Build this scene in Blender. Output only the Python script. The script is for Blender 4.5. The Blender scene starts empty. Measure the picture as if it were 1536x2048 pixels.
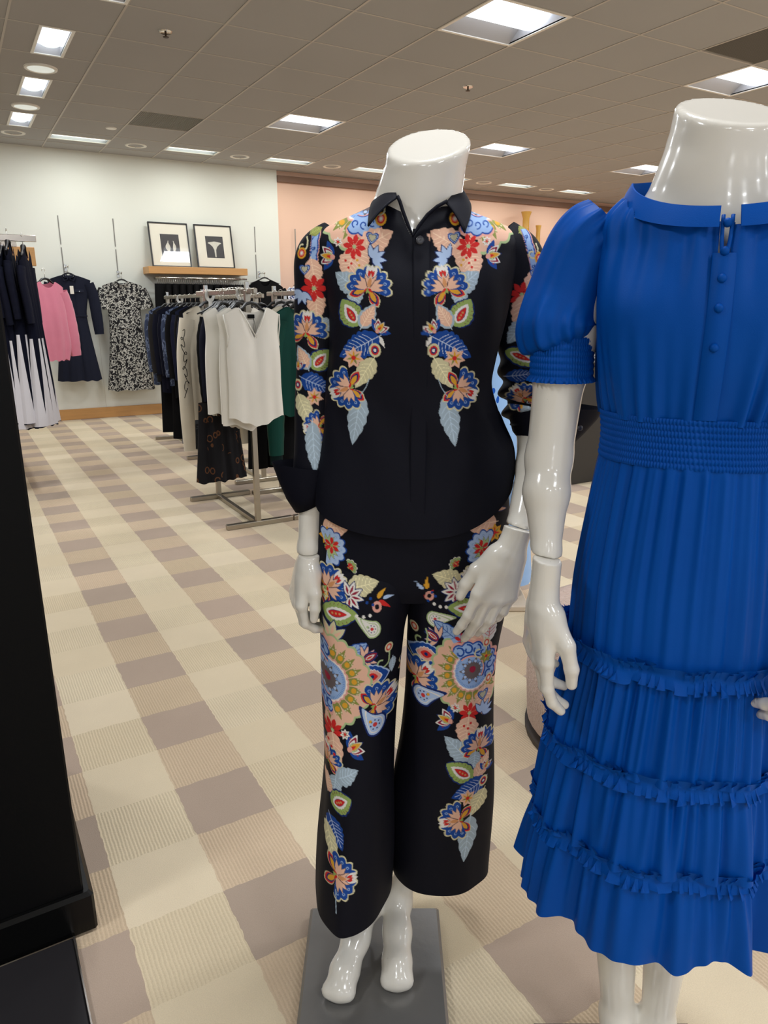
# a fashion floor in a store: two dressed mannequins, racks of clothes, a tiled ceiling
EXPOSURE = 1.78
WORLD = 0.25
LAMP = 0.9
POWER = 8.0
import bpy, math, random
import numpy as np
from mathutils import Matrix, Vector

random.seed(7)
rng = np.random.default_rng(7)
scene = bpy.context.scene
COL = scene.collection
R = math.radians

# ------------------------------------------------------------------ frame of the place
# world: X runs along the back wall, Y runs towards it, Z up; carpet at z = 0
CAM_Z = 1.35
YAW = R(30.42)
CEIL = 3.096
TILE = 0.6096
GX, GY = 2.4076, 4.458          # one crossing of the ceiling grid
WALL_Y = 9.68
CY, SY = math.cos(YAW), math.sin(YAW)


def world(u, d, z):
    """(u right, d forward, z up) measured along the aisle the mannequins face -> world point"""
    return Vector((u * CY + d * SY, -u * SY + d * CY, z))


# ------------------------------------------------------------------ colour and materials
def lin(r, g, b):
    out = []
    for c in (r, g, b):
        c = c / 255.0
        out.append(c / 12.92 if c <= 0.04045 else ((c + 0.055) / 1.055) ** 2.4)
    return tuple(out)


MATS = {}


class Nodes:
    """small helper for building node trees"""

    def __init__(self, name):
        self.m = bpy.data.materials.new(name)
        self.m.use_nodes = True
        self.t = self.m.node_tree
        self.bsdf = self.t.nodes['Principled BSDF']

    def n(self, kind, **props):
        o = self.t.nodes.new(kind)
        for k, v in props.items():
            setattr(o, k, v)
        return o

    def link(self, a, b):
        self.t.links.new(a, b)

    def val(self, x, sock):
        if hasattr(x, 'is_linked') or isinstance(x, bpy.types.NodeSocket):
            self.link(x, sock)
        else:
            sock.default_value = x

    def math(self, op, a, b=None, c=None):
        o = self.n('ShaderNodeMath', operation=op)
        self.val(a, o.inputs[0])
        if b is not None:
            self.val(b, o.inputs[1])
        if c is not None:
            self.val(c, o.inputs[2])
        return o.outputs[0]

    def mix(self, f, a, b):
        o = self.n('ShaderNodeMix', data_type='RGBA')
        self.val(f, o.inputs[0])
        for x, s in ((a, o.inputs[6]), (b, o.inputs[7])):
            if isinstance(x, tuple):
                s.default_value = (x[0], x[1], x[2], 1)
            else:
                self.link(x, s)
        return o.outputs[2]

    def noise(self, scale, detail=2, rough=0.5, vec=None, out=0):
        o = self.n('ShaderNodeTexNoise')
        o.inputs['Scale'].default_value = scale
        o.inputs['Detail'].default_value = detail
        o.inputs['Roughness'].default_value = rough
        if vec is not None:
            self.link(vec, o.inputs['Vector'])
        return o.outputs[out]

    def coord(self, which='Object'):
        return self.n('ShaderNodeTexCoord').outputs[which]

    def bump(self, height, strength, dist=0.01):
        o = self.n('ShaderNodeBump')
        o.inputs['Strength'].default_value = strength
        o.inputs['Distance'].default_value = dist
        self.link(height, o.inputs['Height'])
        self.link(o.outputs[0], self.bsdf.inputs['Normal'])
        return o

    def set(self, **kw):
        for k, v in kw.items():
            s = self.bsdf.inputs[k]
            if isinstance(v, bpy.types.NodeSocket):
                self.link(v, s)
            elif isinstance(v, tuple) and len(v) == 3:
                s.default_value = (*v, 1)
            else:
                s.default_value = v


def mat(name, rgb, rough=0.6, metal=0.0, bump=None, vary=0.0, coat=0.0, sheen=0.0, vscale=6.0, spec=0.5):
    if name in MATS:
        return MATS[name]
    N = Nodes(name)
    c = lin(*rgb)
    N.set(**{'Base Color': c, 'Roughness': rough, 'Metallic': metal, 'Coat Weight': coat,
             'Coat Roughness': 0.05, 'Sheen Weight': sheen, 'Sheen Roughness': 0.4, 'Specular IOR Level': spec})
    co = N.coord()
    if vary:
        f = N.noise(vscale, 3, 0.6, co)
        lo = tuple(x * (1 - vary) for x in c)
        hi = tuple(min(1, x * (1 + vary)) for x in c)
        N.set(**{'Base Color': N.mix(f, lo, hi)})
    if bump:
        N.bump(N.noise(bump[0], 3, 0.6, co), bump[1], 0.004)
    MATS[name] = N.m
    return N.m


def fabric(name, rgb, rough=0.85, sheen=0.1, weave=700.0, strength=0.12, vary=0.08):
    if name in MATS:
        return MATS[name]
    N = Nodes(name)
    c = lin(*rgb)
    co = N.coord()
    f = N.noise(9.0, 3, 0.6, co)
    N.set(**{'Base Color': N.mix(f, tuple(x * (1 - vary) for x in c), tuple(min(1, x * (1 + vary)) for x in c)),
             'Roughness': rough, 'Sheen Weight': sheen if sum(rgb) > 250 else 0.0, 'Sheen Roughness': 0.5, 'Specular IOR Level': 0.25 if sum(rgb) > 250 else 0.14})
    N.bump(N.noise(weave, 1, 0.5, co), strength, 0.002)
    MATS[name] = N.m
    return N.m


def blotch(name, rgbs, scale=22.0, stretch=(1, 1, 1), kind='noise', thresholds=(0.5,), rough=0.85):
    """printed fabric: noise cut into flat colour areas"""
    if name in MATS:
        return MATS[name]
    N = Nodes(name)
    mp = N.n('ShaderNodeMapping')
    N.link(N.coord(), mp.inputs['Vector'])
    mp.inputs['Scale'].default_value = stretch
    if kind == 'voronoi':
        v = N.n('ShaderNodeTexVoronoi', feature='DISTANCE_TO_EDGE')
        v.inputs['Scale'].default_value = scale
        N.link(mp.outputs[0], v.inputs['Vector'])
        src = N.math('MULTIPLY', v.outputs['Distance'], 3.0)
    elif kind == 'rings':
        v = N.n('ShaderNodeTexVoronoi', feature='F1')
        v.inputs['Scale'].default_value = scale
        N.link(mp.outputs[0], v.inputs['Vector'])
        a = N.math('ABSOLUTE', N.math('SUBTRACT', v.outputs['Distance'], 0.33))
        src = N.math('SUBTRACT', 1.0, N.math('MULTIPLY', a, 6.0))
        src = N.math('MULTIPLY', src, N.math('GREATER_THAN', N.noise(scale * 0.45, 1, 0.5, mp.outputs[0]), 0.47))
    else:
        src = N.noise(scale, 3, 0.55, mp.outputs[0])
    col = lin(*rgbs[0])
    for th, c in zip(thresholds, rgbs[1:]):
        g = N.math('GREATER_THAN', src, th)
        col = N.mix(g, col, lin(*c))
    N.set(**{'Base Color': col, 'Roughness': rough, 'Specular IOR Level': 0.25})
    MATS[name] = N.m
    return N.m


def wood(name, rgb, axis=(1, 14, 14)):
    if name in MATS:
        return MATS[name]
    N = Nodes(name)
    mp = N.n('ShaderNodeMapping')
    N.link(N.coord(), mp.inputs['Vector'])
    mp.inputs['Scale'].default_value = axis
    f = N.noise(4.0, 5, 0.65, mp.outputs[0])
    c = lin(*rgb)
    N.set(**{'Base Color': N.mix(f, tuple(x * 0.8 for x in c), tuple(min(1, x * 1.15) for x in c)), 'Roughness': 0.42})
    MATS[name] = N.m
    return N.m


def glow(name, rgb, strength):
    if name in MATS:
        return MATS[name]
    N = Nodes(name)
    c = lin(*rgb)
    N.set(**{'Base Color': (0.8, 0.8, 0.8), 'Emission Color': c, 'Emission Strength': strength, 'Roughness': 0.4})
    MATS[name] = N.m
    return N.m


# ------------------------------------------------------------------ objects
def mesh_obj(name, verts, faces, m, parent=None, loc=(0, 0, 0), rotz=0.0, smooth=True, kind=None, colors=None, rot=None):
    me = bpy.data.meshes.new(name)
    if isinstance(verts, np.ndarray) and isinstance(faces, np.ndarray):
        nv, nf, k = len(verts), len(faces), faces.shape[1]
        me.vertices.add(nv)
        me.vertices.foreach_set('co', np.ascontiguousarray(verts, np.float32).ravel())
        me.loops.add(nf * k)
        me.loops.foreach_set('vertex_index', np.ascontiguousarray(faces, np.int32).ravel())
        me.polygons.add(nf)
        me.polygons.foreach_set('loop_start', np.arange(0, nf * k, k, dtype=np.int32))
        me.update(calc_edges=True)
        me.validate()
    else:
        me.from_pydata([tuple(map(float, v)) for v in verts], [], [tuple(int(i) for i in f) for f in faces])
        me.update()
    if smooth:
        me.polygons.foreach_set('use_smooth', np.ones(len(me.polygons), dtype=bool))
    if colors is not None:
        at = me.color_attributes.new('print', 'FLOAT_COLOR', 'POINT')
        c = np.ones((len(me.vertices), 4), np.float32)
        c[:, :3] = colors
        at.data.foreach_set('color', c.ravel())
    for x in (m if isinstance(m, (list, tuple)) else [m]):
        me.materials.append(x)
    o = bpy.data.objects.new(name, me)
    COL.objects.link(o)
    o.location = loc
    if rot is not None:
        o.rotation_euler = rot
    else:
        o.rotation_euler = (0, 0, rotz)
    if parent is not None:
        o.parent = parent
    if kind:
        o['kind'] = kind
    return o


def trim(lab, n=16):
    w = lab.split()[:n]
    while w[-1] in ('the', 'a', 'of', 'on', 'in', 'at', 'and', 'behind', 'beside', 'from', 'with', 'under', 'left', 'far', 'near', 'white', 'dark', 'blue', 'black', 'just', 'first'):
        w.pop()
    return ' '.join(w)


def tag(o, label, cat, group=None, kind=None):
    o['label'] = label
    o['category'] = cat
    if group:
        o['group'] = group
    if kind:
        o['kind'] = kind
    return o


def thing(name, label, cat, loc=(0, 0, 0), rotz=0.0, group=None):
    o = bpy.data.objects.new(name, None)
    o.empty_display_size = 0.05
    COL.objects.link(o)
    o.location = loc
    o.rotation_euler = (0, 0, rotz)
    return tag(o, label, cat, group)


def dup(src, loc, label=None, rotz=None, group=None):
    def cp(o, parent):
        c = o.copy()
        COL.objects.link(c)
        if parent is not None:
            c.parent = parent
        for ch in list(o.children):
            cp(ch, c)
        return c
    r = cp(src, None)
    r.location = loc
    if rotz is not None:
        r.rotation_euler = (0, 0, rotz)
    if label:
        r['label'] = label
    if group:
        r['group'] = group
    return r


# ------------------------------------------------------------------ mesh pieces
class MB:
    """collects pieces into one mesh"""

    def __init__(self):
        self.v, self.f = [], []

    def add(self, verts, faces):
        o = len(self.v)
        self.v += [tuple(map(float, p)) for p in verts]
        self.f += [tuple(int(i) + o for i in q) for q in faces]
        return self

    def box(self, x0, x1, y0, y1, z0, z1, b=0.0):
        """box with chamfered edges"""
        if b <= 0:
            v = [(x, y, z) for z in (z0, z1) for y in (y0, y1) for x in (x0, x1)]
            return self.add(v, [(0, 2, 3, 1), (4, 5, 7, 6), (0, 1, 5, 4), (2, 6, 7, 3), (0, 4, 6, 2), (1, 3, 7, 5)])
        b = min(b, (x1 - x0) / 2.01, (y1 - y0) / 2.01, (z1 - z0) / 2.01)

        def ring(z, ins):
            a, c, d, e = x0 + ins, x1 - ins, y0 + ins, y1 - ins
            k = b * 0.7
            return [(a + k, d, z), (c - k, d, z), (c, d + k, z), (c, e - k, z), (c - k, e, z), (a + k, e, z), (a, e - k, z), (a, d + k, z)]
        rows = [ring(z0, b), ring(z0 + b, 0), ring(z1 - b, 0), ring(z1, b)]
        v = [p for r in rows for p in r]
        f = []
        for i in range(3):
            for j in range(8):
                f.append((i * 8 + j, i * 8 + (j + 1) % 8, (i + 1) * 8 + (j + 1) % 8, (i + 1) * 8 + j))
        f.append(tuple(range(7, -1, -1)))
        f.append(tuple(range(24, 32)))
        return self.add(v, f)

    def tube(self, pts, r, n=10, closed=False, caps=True, flat=1.0):
        pts = [Vector(p) for p in pts]
        rr = list(r) if hasattr(r, '__len__') else [r] * len(pts)
        rows = []
        prev = None
        for i, p in enumerate(pts):
            if closed:
                t = pts[(i + 1) % len(pts)] - pts[i - 1]
            else:
                t = pts[min(i + 1, len(pts) - 1)] - pts[max(i - 1, 0)]
            t.normalize()
            if prev is None:
                a = t.cross(Vector((0, 0, 1)))
                if a.length < 1e-3:
                    a = t.cross(Vector((0, 1, 0)))
                a.normalize()
            else:
                a = prev - t * prev.dot(t)
                a.normalize()
            prev = a
            bb = t.cross(a)
            rows.append([p + (a * math.cos(k * 2 * math.pi / n) + bb * flat * math.sin(k * 2 * math.pi / n)) * rr[i] for k in range(n)])
        v = [q for r_ in rows for q in r_]
        f = []
        m = len(rows)
        for i in range(m if closed else m - 1):
            for k in range(n):
                f.append((i * n + k, i * n + (k + 1) % n, ((i + 1) % m) * n + (k + 1) % n, ((i + 1) % m) * n + k))
        if caps and not closed:
            f.append(tuple(range(n - 1, -1, -1)))
            f.append(tuple((m - 1) * n + k for k in range(n)))
        return self.add(v, f)

    def lathe(self, prof, n=28, center=(0, 0), cap=True):
        v, f = [], []
        for (r, z) in prof:
            for k in range(n):
                a = k * 2 * math.pi / n
                v.append((center[0] + r * math.cos(a), center[1] + r * math.sin(a), z))
        for i in range(len(prof) - 1):
            for k in range(n):
                f.append((i * n + k, i * n + (k + 1) % n, (i + 1) * n + (k + 1) % n, (i + 1) * n + k))
        if cap:
            if prof[0][0] > 1e-6:
                f.append(tuple(range(n - 1, -1, -1)))
            if prof[-1][0] > 1e-6:
                f.append(tuple((len(prof) - 1) * n + k for k in range(n)))
        return self.add(v, f)

    def build(self, name, m, parent=None, loc=(0, 0, 0), rotz=0.0, smooth=False, kind=None, rot=None):
        return mesh_obj(name, self.v, self.f, m, parent, loc, rotz, smooth, kind, rot=rot)


def auto_smooth(o, ang=35):
    """smooth faces with sharp edges kept"""
    me = o.data
    me.polygons.foreach_set('use_smooth', np.ones(len(me.polygons), dtype=bool))
    try:
        me.set_sharp_from_angle(angle=R(ang))
    except Exception:
        pass
    return o


def grid_faces(nr, nc, wrap=False):
    i = np.arange(nr - 1)[:, None]
    j = np.arange(nc if wrap else nc - 1)[None, :]
    j2 = (j + 1) % nc
    a = i * nc + j
    b = i * nc + j2
    c = (i + 1) * nc + j2
    d = (i + 1) * nc + j
    return np.stack([a + 0 * b, b + 0 * a, c, d], -1).reshape(-1, 4)


def interp(tab, z):
    """piecewise smooth (monotone-ish cubic) interpolation of table rows [z, a, b, ...]"""
    t = np.array(sorted(tab, key=lambda r: r[0]), float)
    zs = t[:, 0]
    z = np.asarray(z, float)
    zc = np.clip(z, zs[0], zs[-1])
    k = np.clip(np.searchsorted(zs, zc, side='right') - 1, 0, len(zs) - 2)
    h = zs[k + 1] - zs[k]
    s = (zc - zs[k]) / h
    d = np.gradient(t[:, 1:], zs, axis=0) if len(zs) > 2 else np.repeat((t[1:, 1:] - t[:1, 1:]) / (zs[1] - zs[0]), 2, 0)
    s = s[..., None]
    h = h[..., None]
    p0, p1, m0, m1 = t[k, 1:], t[k + 1, 1:], d[k], d[k + 1]
    return (2 * s**3 - 3 * s**2 + 1) * p0 + (s**3 - 2 * s**2 + s) * h * m0 + (-2 * s**3 + 3 * s**2) * p1 + (s**3 - s**2) * h * m1


def wobble(x, seed, n=6, f0=1.0, f1=6.0):
    """periodic-free smooth noise of one variable, about -1..1"""
    r = np.random.default_rng(int(abs(seed)) * 2 + (1 if seed < 0 else 0))
    out = 0
    for _ in range(n):
        out = out + np.sin(x * r.uniform(f0, f1) + r.uniform(0, 6.28)) / n ** 0.5
    return out


def folds(phi, seed, n=9, lo=8, hi=40):
    """folds round a ring: whole-number waves, about -1..1"""
    r = np.random.default_rng(int(abs(seed)) * 2 + (1 if seed < 0 else 0))
    out = 0
    for _ in range(n):
        out = out + np.sin(phi * int(r.integers(lo, hi)) + r.uniform(0, 6.28)) / n ** 0.5
    return out


# ------------------------------------------------------------------ smooth-blended bodies (signed distance -> surface nets)
class Body:
    def __init__(self, lo, hi, h):
        self.lo = np.array(lo, float)
        self.h = h
        self.n = np.ceil((np.array(hi) - self.lo) / h).astype(int) + 1
        self.D = np.full(self.n, 0.3, np.float32)

    def _block(self, a, b):
        i0 = np.clip(np.floor((np.array(a) - self.lo) / self.h).astype(int), 0, self.n)
        i1 = np.clip(np.ceil((np.array(b) - self.lo) / self.h).astype(int) + 1, 0, self.n)
        if np.any(i1 <= i0):
            return None
        ax = [self.lo[k] + self.h * np.arange(i0[k], i1[k]) for k in range(3)]
        X, Y, Z = np.meshgrid(*ax, indexing='ij')
        return tuple(slice(i0[k], i1[k]) for k in range(3)), X, Y, Z

    def _blend(self, sl, d, k):
        cur = self.D[sl]
        h = np.maximum(k - np.abs(cur - d), 0) / k
        self.D[sl] = np.minimum(cur, d) - h * h * k * 0.25

    def cone(self, p, q, r0, r1=None, k=0.012, flat=None):
        """tapered rod; flat = (direction, factor) squeezes it along a direction"""
        p, q = np.array(p, float), np.array(q, float)
        r1 = r0 if r1 is None else r1
        m = max(r0, r1) + k * 1.2 + 3 * self.h
        B = self._block(np.minimum(p, q) - m, np.maximum(p, q) + m)
        if B is None:
            return self
        sl, X, Y, Z = B
        a = q - p
        L2 = max(a @ a, 1e-12)
        wx, wy, wz = X - p[0], Y - p[1], Z - p[2]
        t = np.clip((wx * a[0] + wy * a[1] + wz * a[2]) / L2, 0, 1)
        wx, wy, wz = wx - t * a[0], wy - t * a[1], wz - t * a[2]
        s = 1.0
        if flat is not None:
            n = np.array(flat[0], float)
            n /= np.linalg.norm(n)
            c = (wx * n[0] + wy * n[1] + wz * n[2]) * (1 / flat[1] - 1)
            wx, wy, wz = wx + c * n[0], wy + c * n[1], wz + c * n[2]
            s = 0.5 + 0.5 * flat[1]
        d = (np.sqrt(wx * wx + wy * wy + wz * wz) - (r0 + (r1 - r0) * t)) * s
        self._blend(sl, d, k)
        return self

    def chain(self, pts, k=0.012, flat=None):
        for a, b in zip(pts[:-1], pts[1:]):
            self.cone(a[:3], b[:3], a[3], b[3], k, flat)
        return self

    def cut(self, point, normal, k=0.004, lo=None, hi=None):
        """removes what lies on the normal's side of a plane, within a box"""
        B = self._block(self.lo if lo is None else lo, (self.lo + self.h * self.n) if hi is None else hi)
        sl, X, Y, Z = B
        n = np.array(normal, float)
        n /= np.linalg.norm(n)
        d = (X - point[0]) * n[0] + (Y - point[1]) * n[1] + (Z - point[2]) * n[2]
        cur = self.D[sl]
        h = np.maximum(k - np.abs(cur - d), 0) / k
        self.D[sl] = np.maximum(cur, d) + h * h * k * 0.25
        return self

    def mesh(self):
        D, n = self.D, self.n
        ins = D < 0
        s = np.zeros(n - 1, np.int8)
        for dx in (0, 1):
            for dy in (0, 1):
                for dz in (0, 1):
                    s += ins[dx:n[0] - 1 + dx, dy:n[1] - 1 + dy, dz:n[2] - 1 + dz]
        act = (s > 0) & (s < 8)
        ci = np.argwhere(act)
        idx = np.full(act.shape, -1, np.int64)
        idx[act] = np.arange(len(ci))
        acc = np.zeros((len(ci), 3))
        cnt = np.zeros(len(ci))
        cor = [(a, b, c) for a in (0, 1) for b in (0, 1) for c in (0, 1)]
        for a in cor:
            for ax in range(3):
                if a[ax] == 1:
                    continue
                b = list(a)
                b[ax] = 1
                va = D[ci[:, 0] + a[0], ci[:, 1] + a[1], ci[:, 2] + a[2]]
                vb = D[ci[:, 0] + b[0], ci[:, 1] + b[1], ci[:, 2] + b[2]]
                x = (va < 0) != (vb < 0)
                t = np.where(x, va / np.where(x, va - vb, 1), 0)
                p = np.array(a, float)[None, :] + np.zeros((len(ci), 3))
                p[:, ax] += t
                acc += np.where(x[:, None], p, 0)
                cnt += x
        verts = self.lo + self.h * (ci + acc / cnt[:, None])
        faces = []
        for ax in range(3):
            o1, o2 = (ax + 1) % 3, (ax + 2) % 3
            sl0 = [slice(1, n[k] - 1) for k in range(3)]
            sl1 = list(sl0)
            sl0[ax] = slice(0, n[ax] - 1)
            sl1[ax] = slice(1, n[ax])
            A, Bm = ins[tuple(sl0)], ins[tuple(sl1)]
            e = np.argwhere(A != Bm)
            off = np.array([1, 1, 1])
            off[ax] = 0
            e = e + off
            flip = ins[e[:, 0], e[:, 1], e[:, 2]]
            q = []
            for (da, db) in ((0, 0), (-1, 0), (-1, -1), (0, -1)):
                c = e.copy()
                c[:, o1] += da
                c[:, o2] += db
                q.append(idx[c[:, 0], c[:, 1], c[:, 2]])
            q = np.stack(q, 1)
            q[~flip] = q[~flip][:, ::-1]
            faces.append(q)
        return verts, np.concatenate(faces)


def relax(verts, faces, it=2, lam=0.5):
    """a little smoothing along the surface"""
    nv = len(verts)
    e = np.concatenate([faces[:, [i, (i + 1) % 4]] for i in range(4)])
    e = np.concatenate([e, e[:, ::-1]])
    deg = np.bincount(e[:, 0], minlength=nv)[:, None]
    for w in [lam, -lam * 1.03] * it:
        s = np.stack([np.bincount(e[:, 0], weights=verts[e[:, 1], k], minlength=nv) for k in range(3)], 1)
        verts = verts + w * (s / np.maximum(deg, 1) - verts)
    return verts
# ------------------------------------------------------------------ the embroidered-look print, drawn as flat motifs in a plane
NAVY = (10, 11, 23)
BLUE, LBLUE, SKY = (24, 70, 150), (150, 178, 220), (176, 198, 232)
PEACH, PINK, RED, CRIM = (233, 186, 160), (226, 165, 150), (206, 42, 40), (150, 32, 60)
CREAM, SAGE, OLIVE, GREEN = (214, 206, 166), (172, 192, 140), (138, 142, 74), (150, 172, 96)
GOLD, GREY, DKB, WHITE, PURP = (222, 162, 50), (166, 184, 198), (20, 42, 104), (232, 228, 222), (92, 60, 130)
BROWN = (120, 106, 96)


class Print:
    """raster in the garment's front plane; the drawing grid is 1536 x 2048 over that plane"""

    def __init__(self, x0, x1, y0, y1, s=2):
        self.x0, self.y0, self.s = x0, y0, s
        self.a = np.tile(np.array(lin(*NAVY), np.float32), ((y1 - y0) * s, (x1 - x0) * s, 1))
        self.M = (0, 0, 1, 0, 1)

    def at(self, cx, cy, sc=1.0, ang=0.0, flip=1):
        """local frame: +y points along ang (degrees clockwise from up)"""
        self.M = (cx, cy, sc, R(ang) * (1 if flip > 0 else -1), flip)
        return self

    def _t(self, pts):
        p = np.array(pts, float)
        cx, cy, sc, an, fl = self.M
        x, y = p[:, 0] * sc * fl, p[:, 1] * sc
        c, s = math.cos(an), math.sin(an)
        X = x * c + y * s
        Y = -x * s + y * c
        return np.stack([(cx + X - self.x0) * self.s, (cy - Y - self.y0) * self.s], 1)

    def poly(self, pts, col):
        q = self._t(pts)
        H, W = self.a.shape[:2]
        lo = np.maximum(np.floor(q.min(0)).astype(int), 0)
        hi = np.minimum(np.ceil(q.max(0)).astype(int) + 1, [W, H])
        if np.any(hi <= lo):
            return self
        X, Y = np.meshgrid(np.arange(lo[0], hi[0]) + 0.5, np.arange(lo[1], hi[1]) + 0.5)
        ins = np.zeros(X.shape, bool)
        for (xa, ya), (xb, yb) in zip(q, np.roll(q, -1, 0)):
            if ya == yb:
                continue
            ins ^= ((ya > Y) != (yb > Y)) & (X < (xb - xa) * (Y - ya) / (yb - ya) + xa)
        self.a[lo[1]:hi[1], lo[0]:hi[0]][ins] = lin(*col)
        return self

    def line(self, pts, w, col):
        p = np.array(pts, float)
        for a, b in zip(p[:-1], p[1:]):
            d = b - a
            L = np.hypot(*d)
            if L < 1e-6:
                continue
            n = np.array([-d[1], d[0]]) / L * w * 0.5
            e = d / L * w * 0.3
            self.poly([a - e + n, b + e + n, b + e - n, a - e - n], col)
        return self

    def dot(self, x, y, r, col, n=14, ry=None):
        t = np.linspace(0, 2 * np.pi, n, endpoint=False)
        return self.poly(np.stack([x + r * np.cos(t), y + (ry or r) * np.sin(t)], 1), col)

    # ---- outlines
    @staticmethod
    def petal(L, w, base=(0, 0), ang=0.0, tip=1.0, n=18, y0=0.0):
        t = np.linspace(0, 1, n)
        hw = w * 0.5 * np.sin(np.pi * t ** (0.75 if tip >= 1 else 1.3)) ** 0.85
        x = np.concatenate([-hw, hw[::-1]])
        y = np.concatenate([y0 + t * L, y0 + t[::-1] * L])
        c, s = math.cos(R(ang)), math.sin(R(ang))
        return np.stack([base[0] + x * c + y * s, base[1] - x * s + y * c], 1)

    # ---- motifs
    def leaf(self, L, w, col, vein=None, n=5, edge=None, amp=0.16):
        t = np.linspace(0, 1, 60)
        prof = np.sin(np.pi * np.clip(t, 0, 1) ** 0.72) ** 0.9
        sc = 1 + amp * (np.abs(np.sin(np.pi * n * t)) - 0.6)
        hw = w * 0.5 * prof * sc
        pts = np.concatenate([np.stack([-hw, t * L], 1), np.stack([hw, t * L], 1)[::-1]])
        if edge:
            self.poly(np.concatenate([np.stack([-hw - 2.2, t * L * 1.03 - 1.5], 1), np.stack([hw + 2.2, t * L * 1.03 - 1.5], 1)[::-1]]), edge)
        self.poly(pts, col)
        v = vein or tuple(min(255, int(c * 1.13 + 12)) for c in col)
        self.line([(0, -L * 0.06), (0, L * 0.9)], 1.3, v)
        for i in range(1, n + 1):
            y = L * (0.08 + 0.7 * i / (n + 1))
            k = np.interp((y / L + 0.1), t, prof) * w * 0.38
            for sg in (-1, 1):
                self.line([(0, y), (sg * k * 0.55, y + L * 0.06), (sg * k, y + L * 0.14)], 1.0, v)
        return self

    def eye_leaf(self, L, w, core=RED, ground=GREEN, rim=DKB):
        """green leaf with a white and red eye in it"""
        t = np.linspace(0, 1, 50)
        prof = np.sin(np.pi * t ** 0.8) ** 0.8
        sc = 1 + 0.1 * np.abs(np.sin(np.pi * 5 * t))
        for k, c, m in ((1.0, rim, 3.0), (1.0, ground, 0)):
            hw = w * 0.5 * prof * sc * k + m * (prof > 0.05)
            self.poly(np.concatenate([np.stack([-hw, t * L * 1.0], 1), np.stack([hw, t * L], 1)[::-1]]), c)
        for i in range(2, 8):
            y = L * i / 9.0
            for sg in (-1, 1):
                x = w * 0.5 * np.interp(i / 9.0, t, prof)
                self.line([(sg * x * 0.78, y + 1), (sg * x * 0.95, y + 2.4)], 1.0, (120, 60, 40))
        sc = 1 + 0.16 * np.abs(np.sin(np.pi * 6 * t))
        hw = w * 0.26 * prof * sc
        y = L * 0.12 + t * L * 0.7
        self.poly(np.concatenate([np.stack([-hw, y], 1), np.stack([hw, y], 1)[::-1]]), WHITE)
        hw = w * 0.17 * prof
        y = L * 0.18 + t * L * 0.52
        self.poly(np.concatenate([np.stack([-hw, y], 1), np.stack([hw, y], 1)[::-1]]), DKB)
        hw = w * 0.145 * prof
        self.poly(np.concatenate([np.stack([-hw, y], 1), np.stack([hw, y], 1)[::-1]]), core)
        for i in range(3):
            self.dot(0, L * (0.3 + 0.1 * i), w * 0.05, (206, 150, 96))
        return self

    def fan(self, r, spread=105, n=8, body=BLUE, rim=CREAM, heart=PEACH, bud=True, wings=True):
        """carnation: scalloped fan, star heart, bud on top, two side petals"""
        def scallop(rad, k, am):
            a = np.linspace(-spread, spread, 120)
            q = rad * (1 + am * (np.abs(np.sin(np.pi * (a + spread) / (2 * spread) * k)) - 0.5))
            return np.concatenate([[(0, -r * 0.05)], np.stack([q * np.sin(np.radians(a)), q * np.cos(np.radians(a))], 1)])
        if wings:
            for sg, an in ((-1, 118), (1, 142)):
                for k, c in ((1.0, rim), (0.88, RED), (0.66, DKB), (0.45, GOLD)):
                    self.poly(self.petal(r * 0.95 * (0.5 + 0.5 * k), r * 0.5 * k, (0, 0), sg * an, 0.5, y0=r * 0.06), c)
        self.poly(scallop(r * 1.07, n, 0.17), rim)
        self.poly(scallop(r * 0.99, n, 0.17), body)
        for i in range(n):
            a = -spread + (i + 0.5) * 2 * spread / n
            x, y = r * 0.8 * math.sin(R(a)), r * 0.8 * math.cos(R(a))
            self.dot(x, y, r * 0.075, LBLUE)
            self.dot(x * 0.985, y * 0.985, r * 0.045, body)
        if bud:
            for k, c in ((1.0, WHITE), (0.6, RED)):
                for an in (-22, 0, 22):
                    self.poly(self.petal(r * 0.62 * k, r * 0.3 * k, (0, r * 0.52), an), c)
        m = 9
        pts = []
        for i in range(2 * m + 1):
            a = -spread * 0.95 + i * 2 * spread * 0.95 / (2 * m)
            q = r * (0.72 if i % 2 else 0.47)
            pts.append((q * math.sin(R(a)), q * math.cos(R(a))))
        self.poly([(0, -r * 0.08)] + [(x * 1.08, y * 1.08) for x, y in pts], BROWN)
        self.poly([(0, -r * 0.08)] + pts, heart)
        self.poly(self.petal(r * 0.5, r * 0.2, (0, r * 0.05), 0), (214, 150, 100))
        for sg in (-1, 1):
            self.line([(sg * r * 0.06, r * 0.05), (sg * r * 0.25, r * 0.45)], r * 0.035, (70, 40, 60))
        for an in (-130, -165, 165, 130):
            self.poly(self.petal(r * 0.26, r * 0.12, (0, 0), an), GREEN if abs(an) > 140 else RED)
        return self

    def daisy(self, r, col=RED, n=8, mid=SAGE, edge=None):
        for i in range(n):
            a = i * 360 / n
            if edge:
                self.poly(self.petal(r * 1.12, r * 0.58, (0, 0), a, 0.5), edge)
        for i in range(n):
            self.poly(self.petal(r, r * 0.46, (0, 0), i * 360 / n, 0.5, y0=r * 0.08), col)
        self.dot(0, 0, r * 0.17, mid)
        return self

    def spray(self, r, col=SKY, edge=DKB, angs=(-70, -35, 0, 35, 70), w=0.36, heart=None):
        for a in angs:
            self.poly(self.petal(r * 1.08, r * (w + 0.14), (0, 0), a), edge)
        for a in angs:
            self.poly(self.petal(r * 0.95, r * w, (0, 0), a, y0=r * 0.06), col)
            if heart:
                self.poly(self.petal(r * 0.62, r * w * 0.4, (0, 0), a, y0=r * 0.15), heart)
        return self

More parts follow.
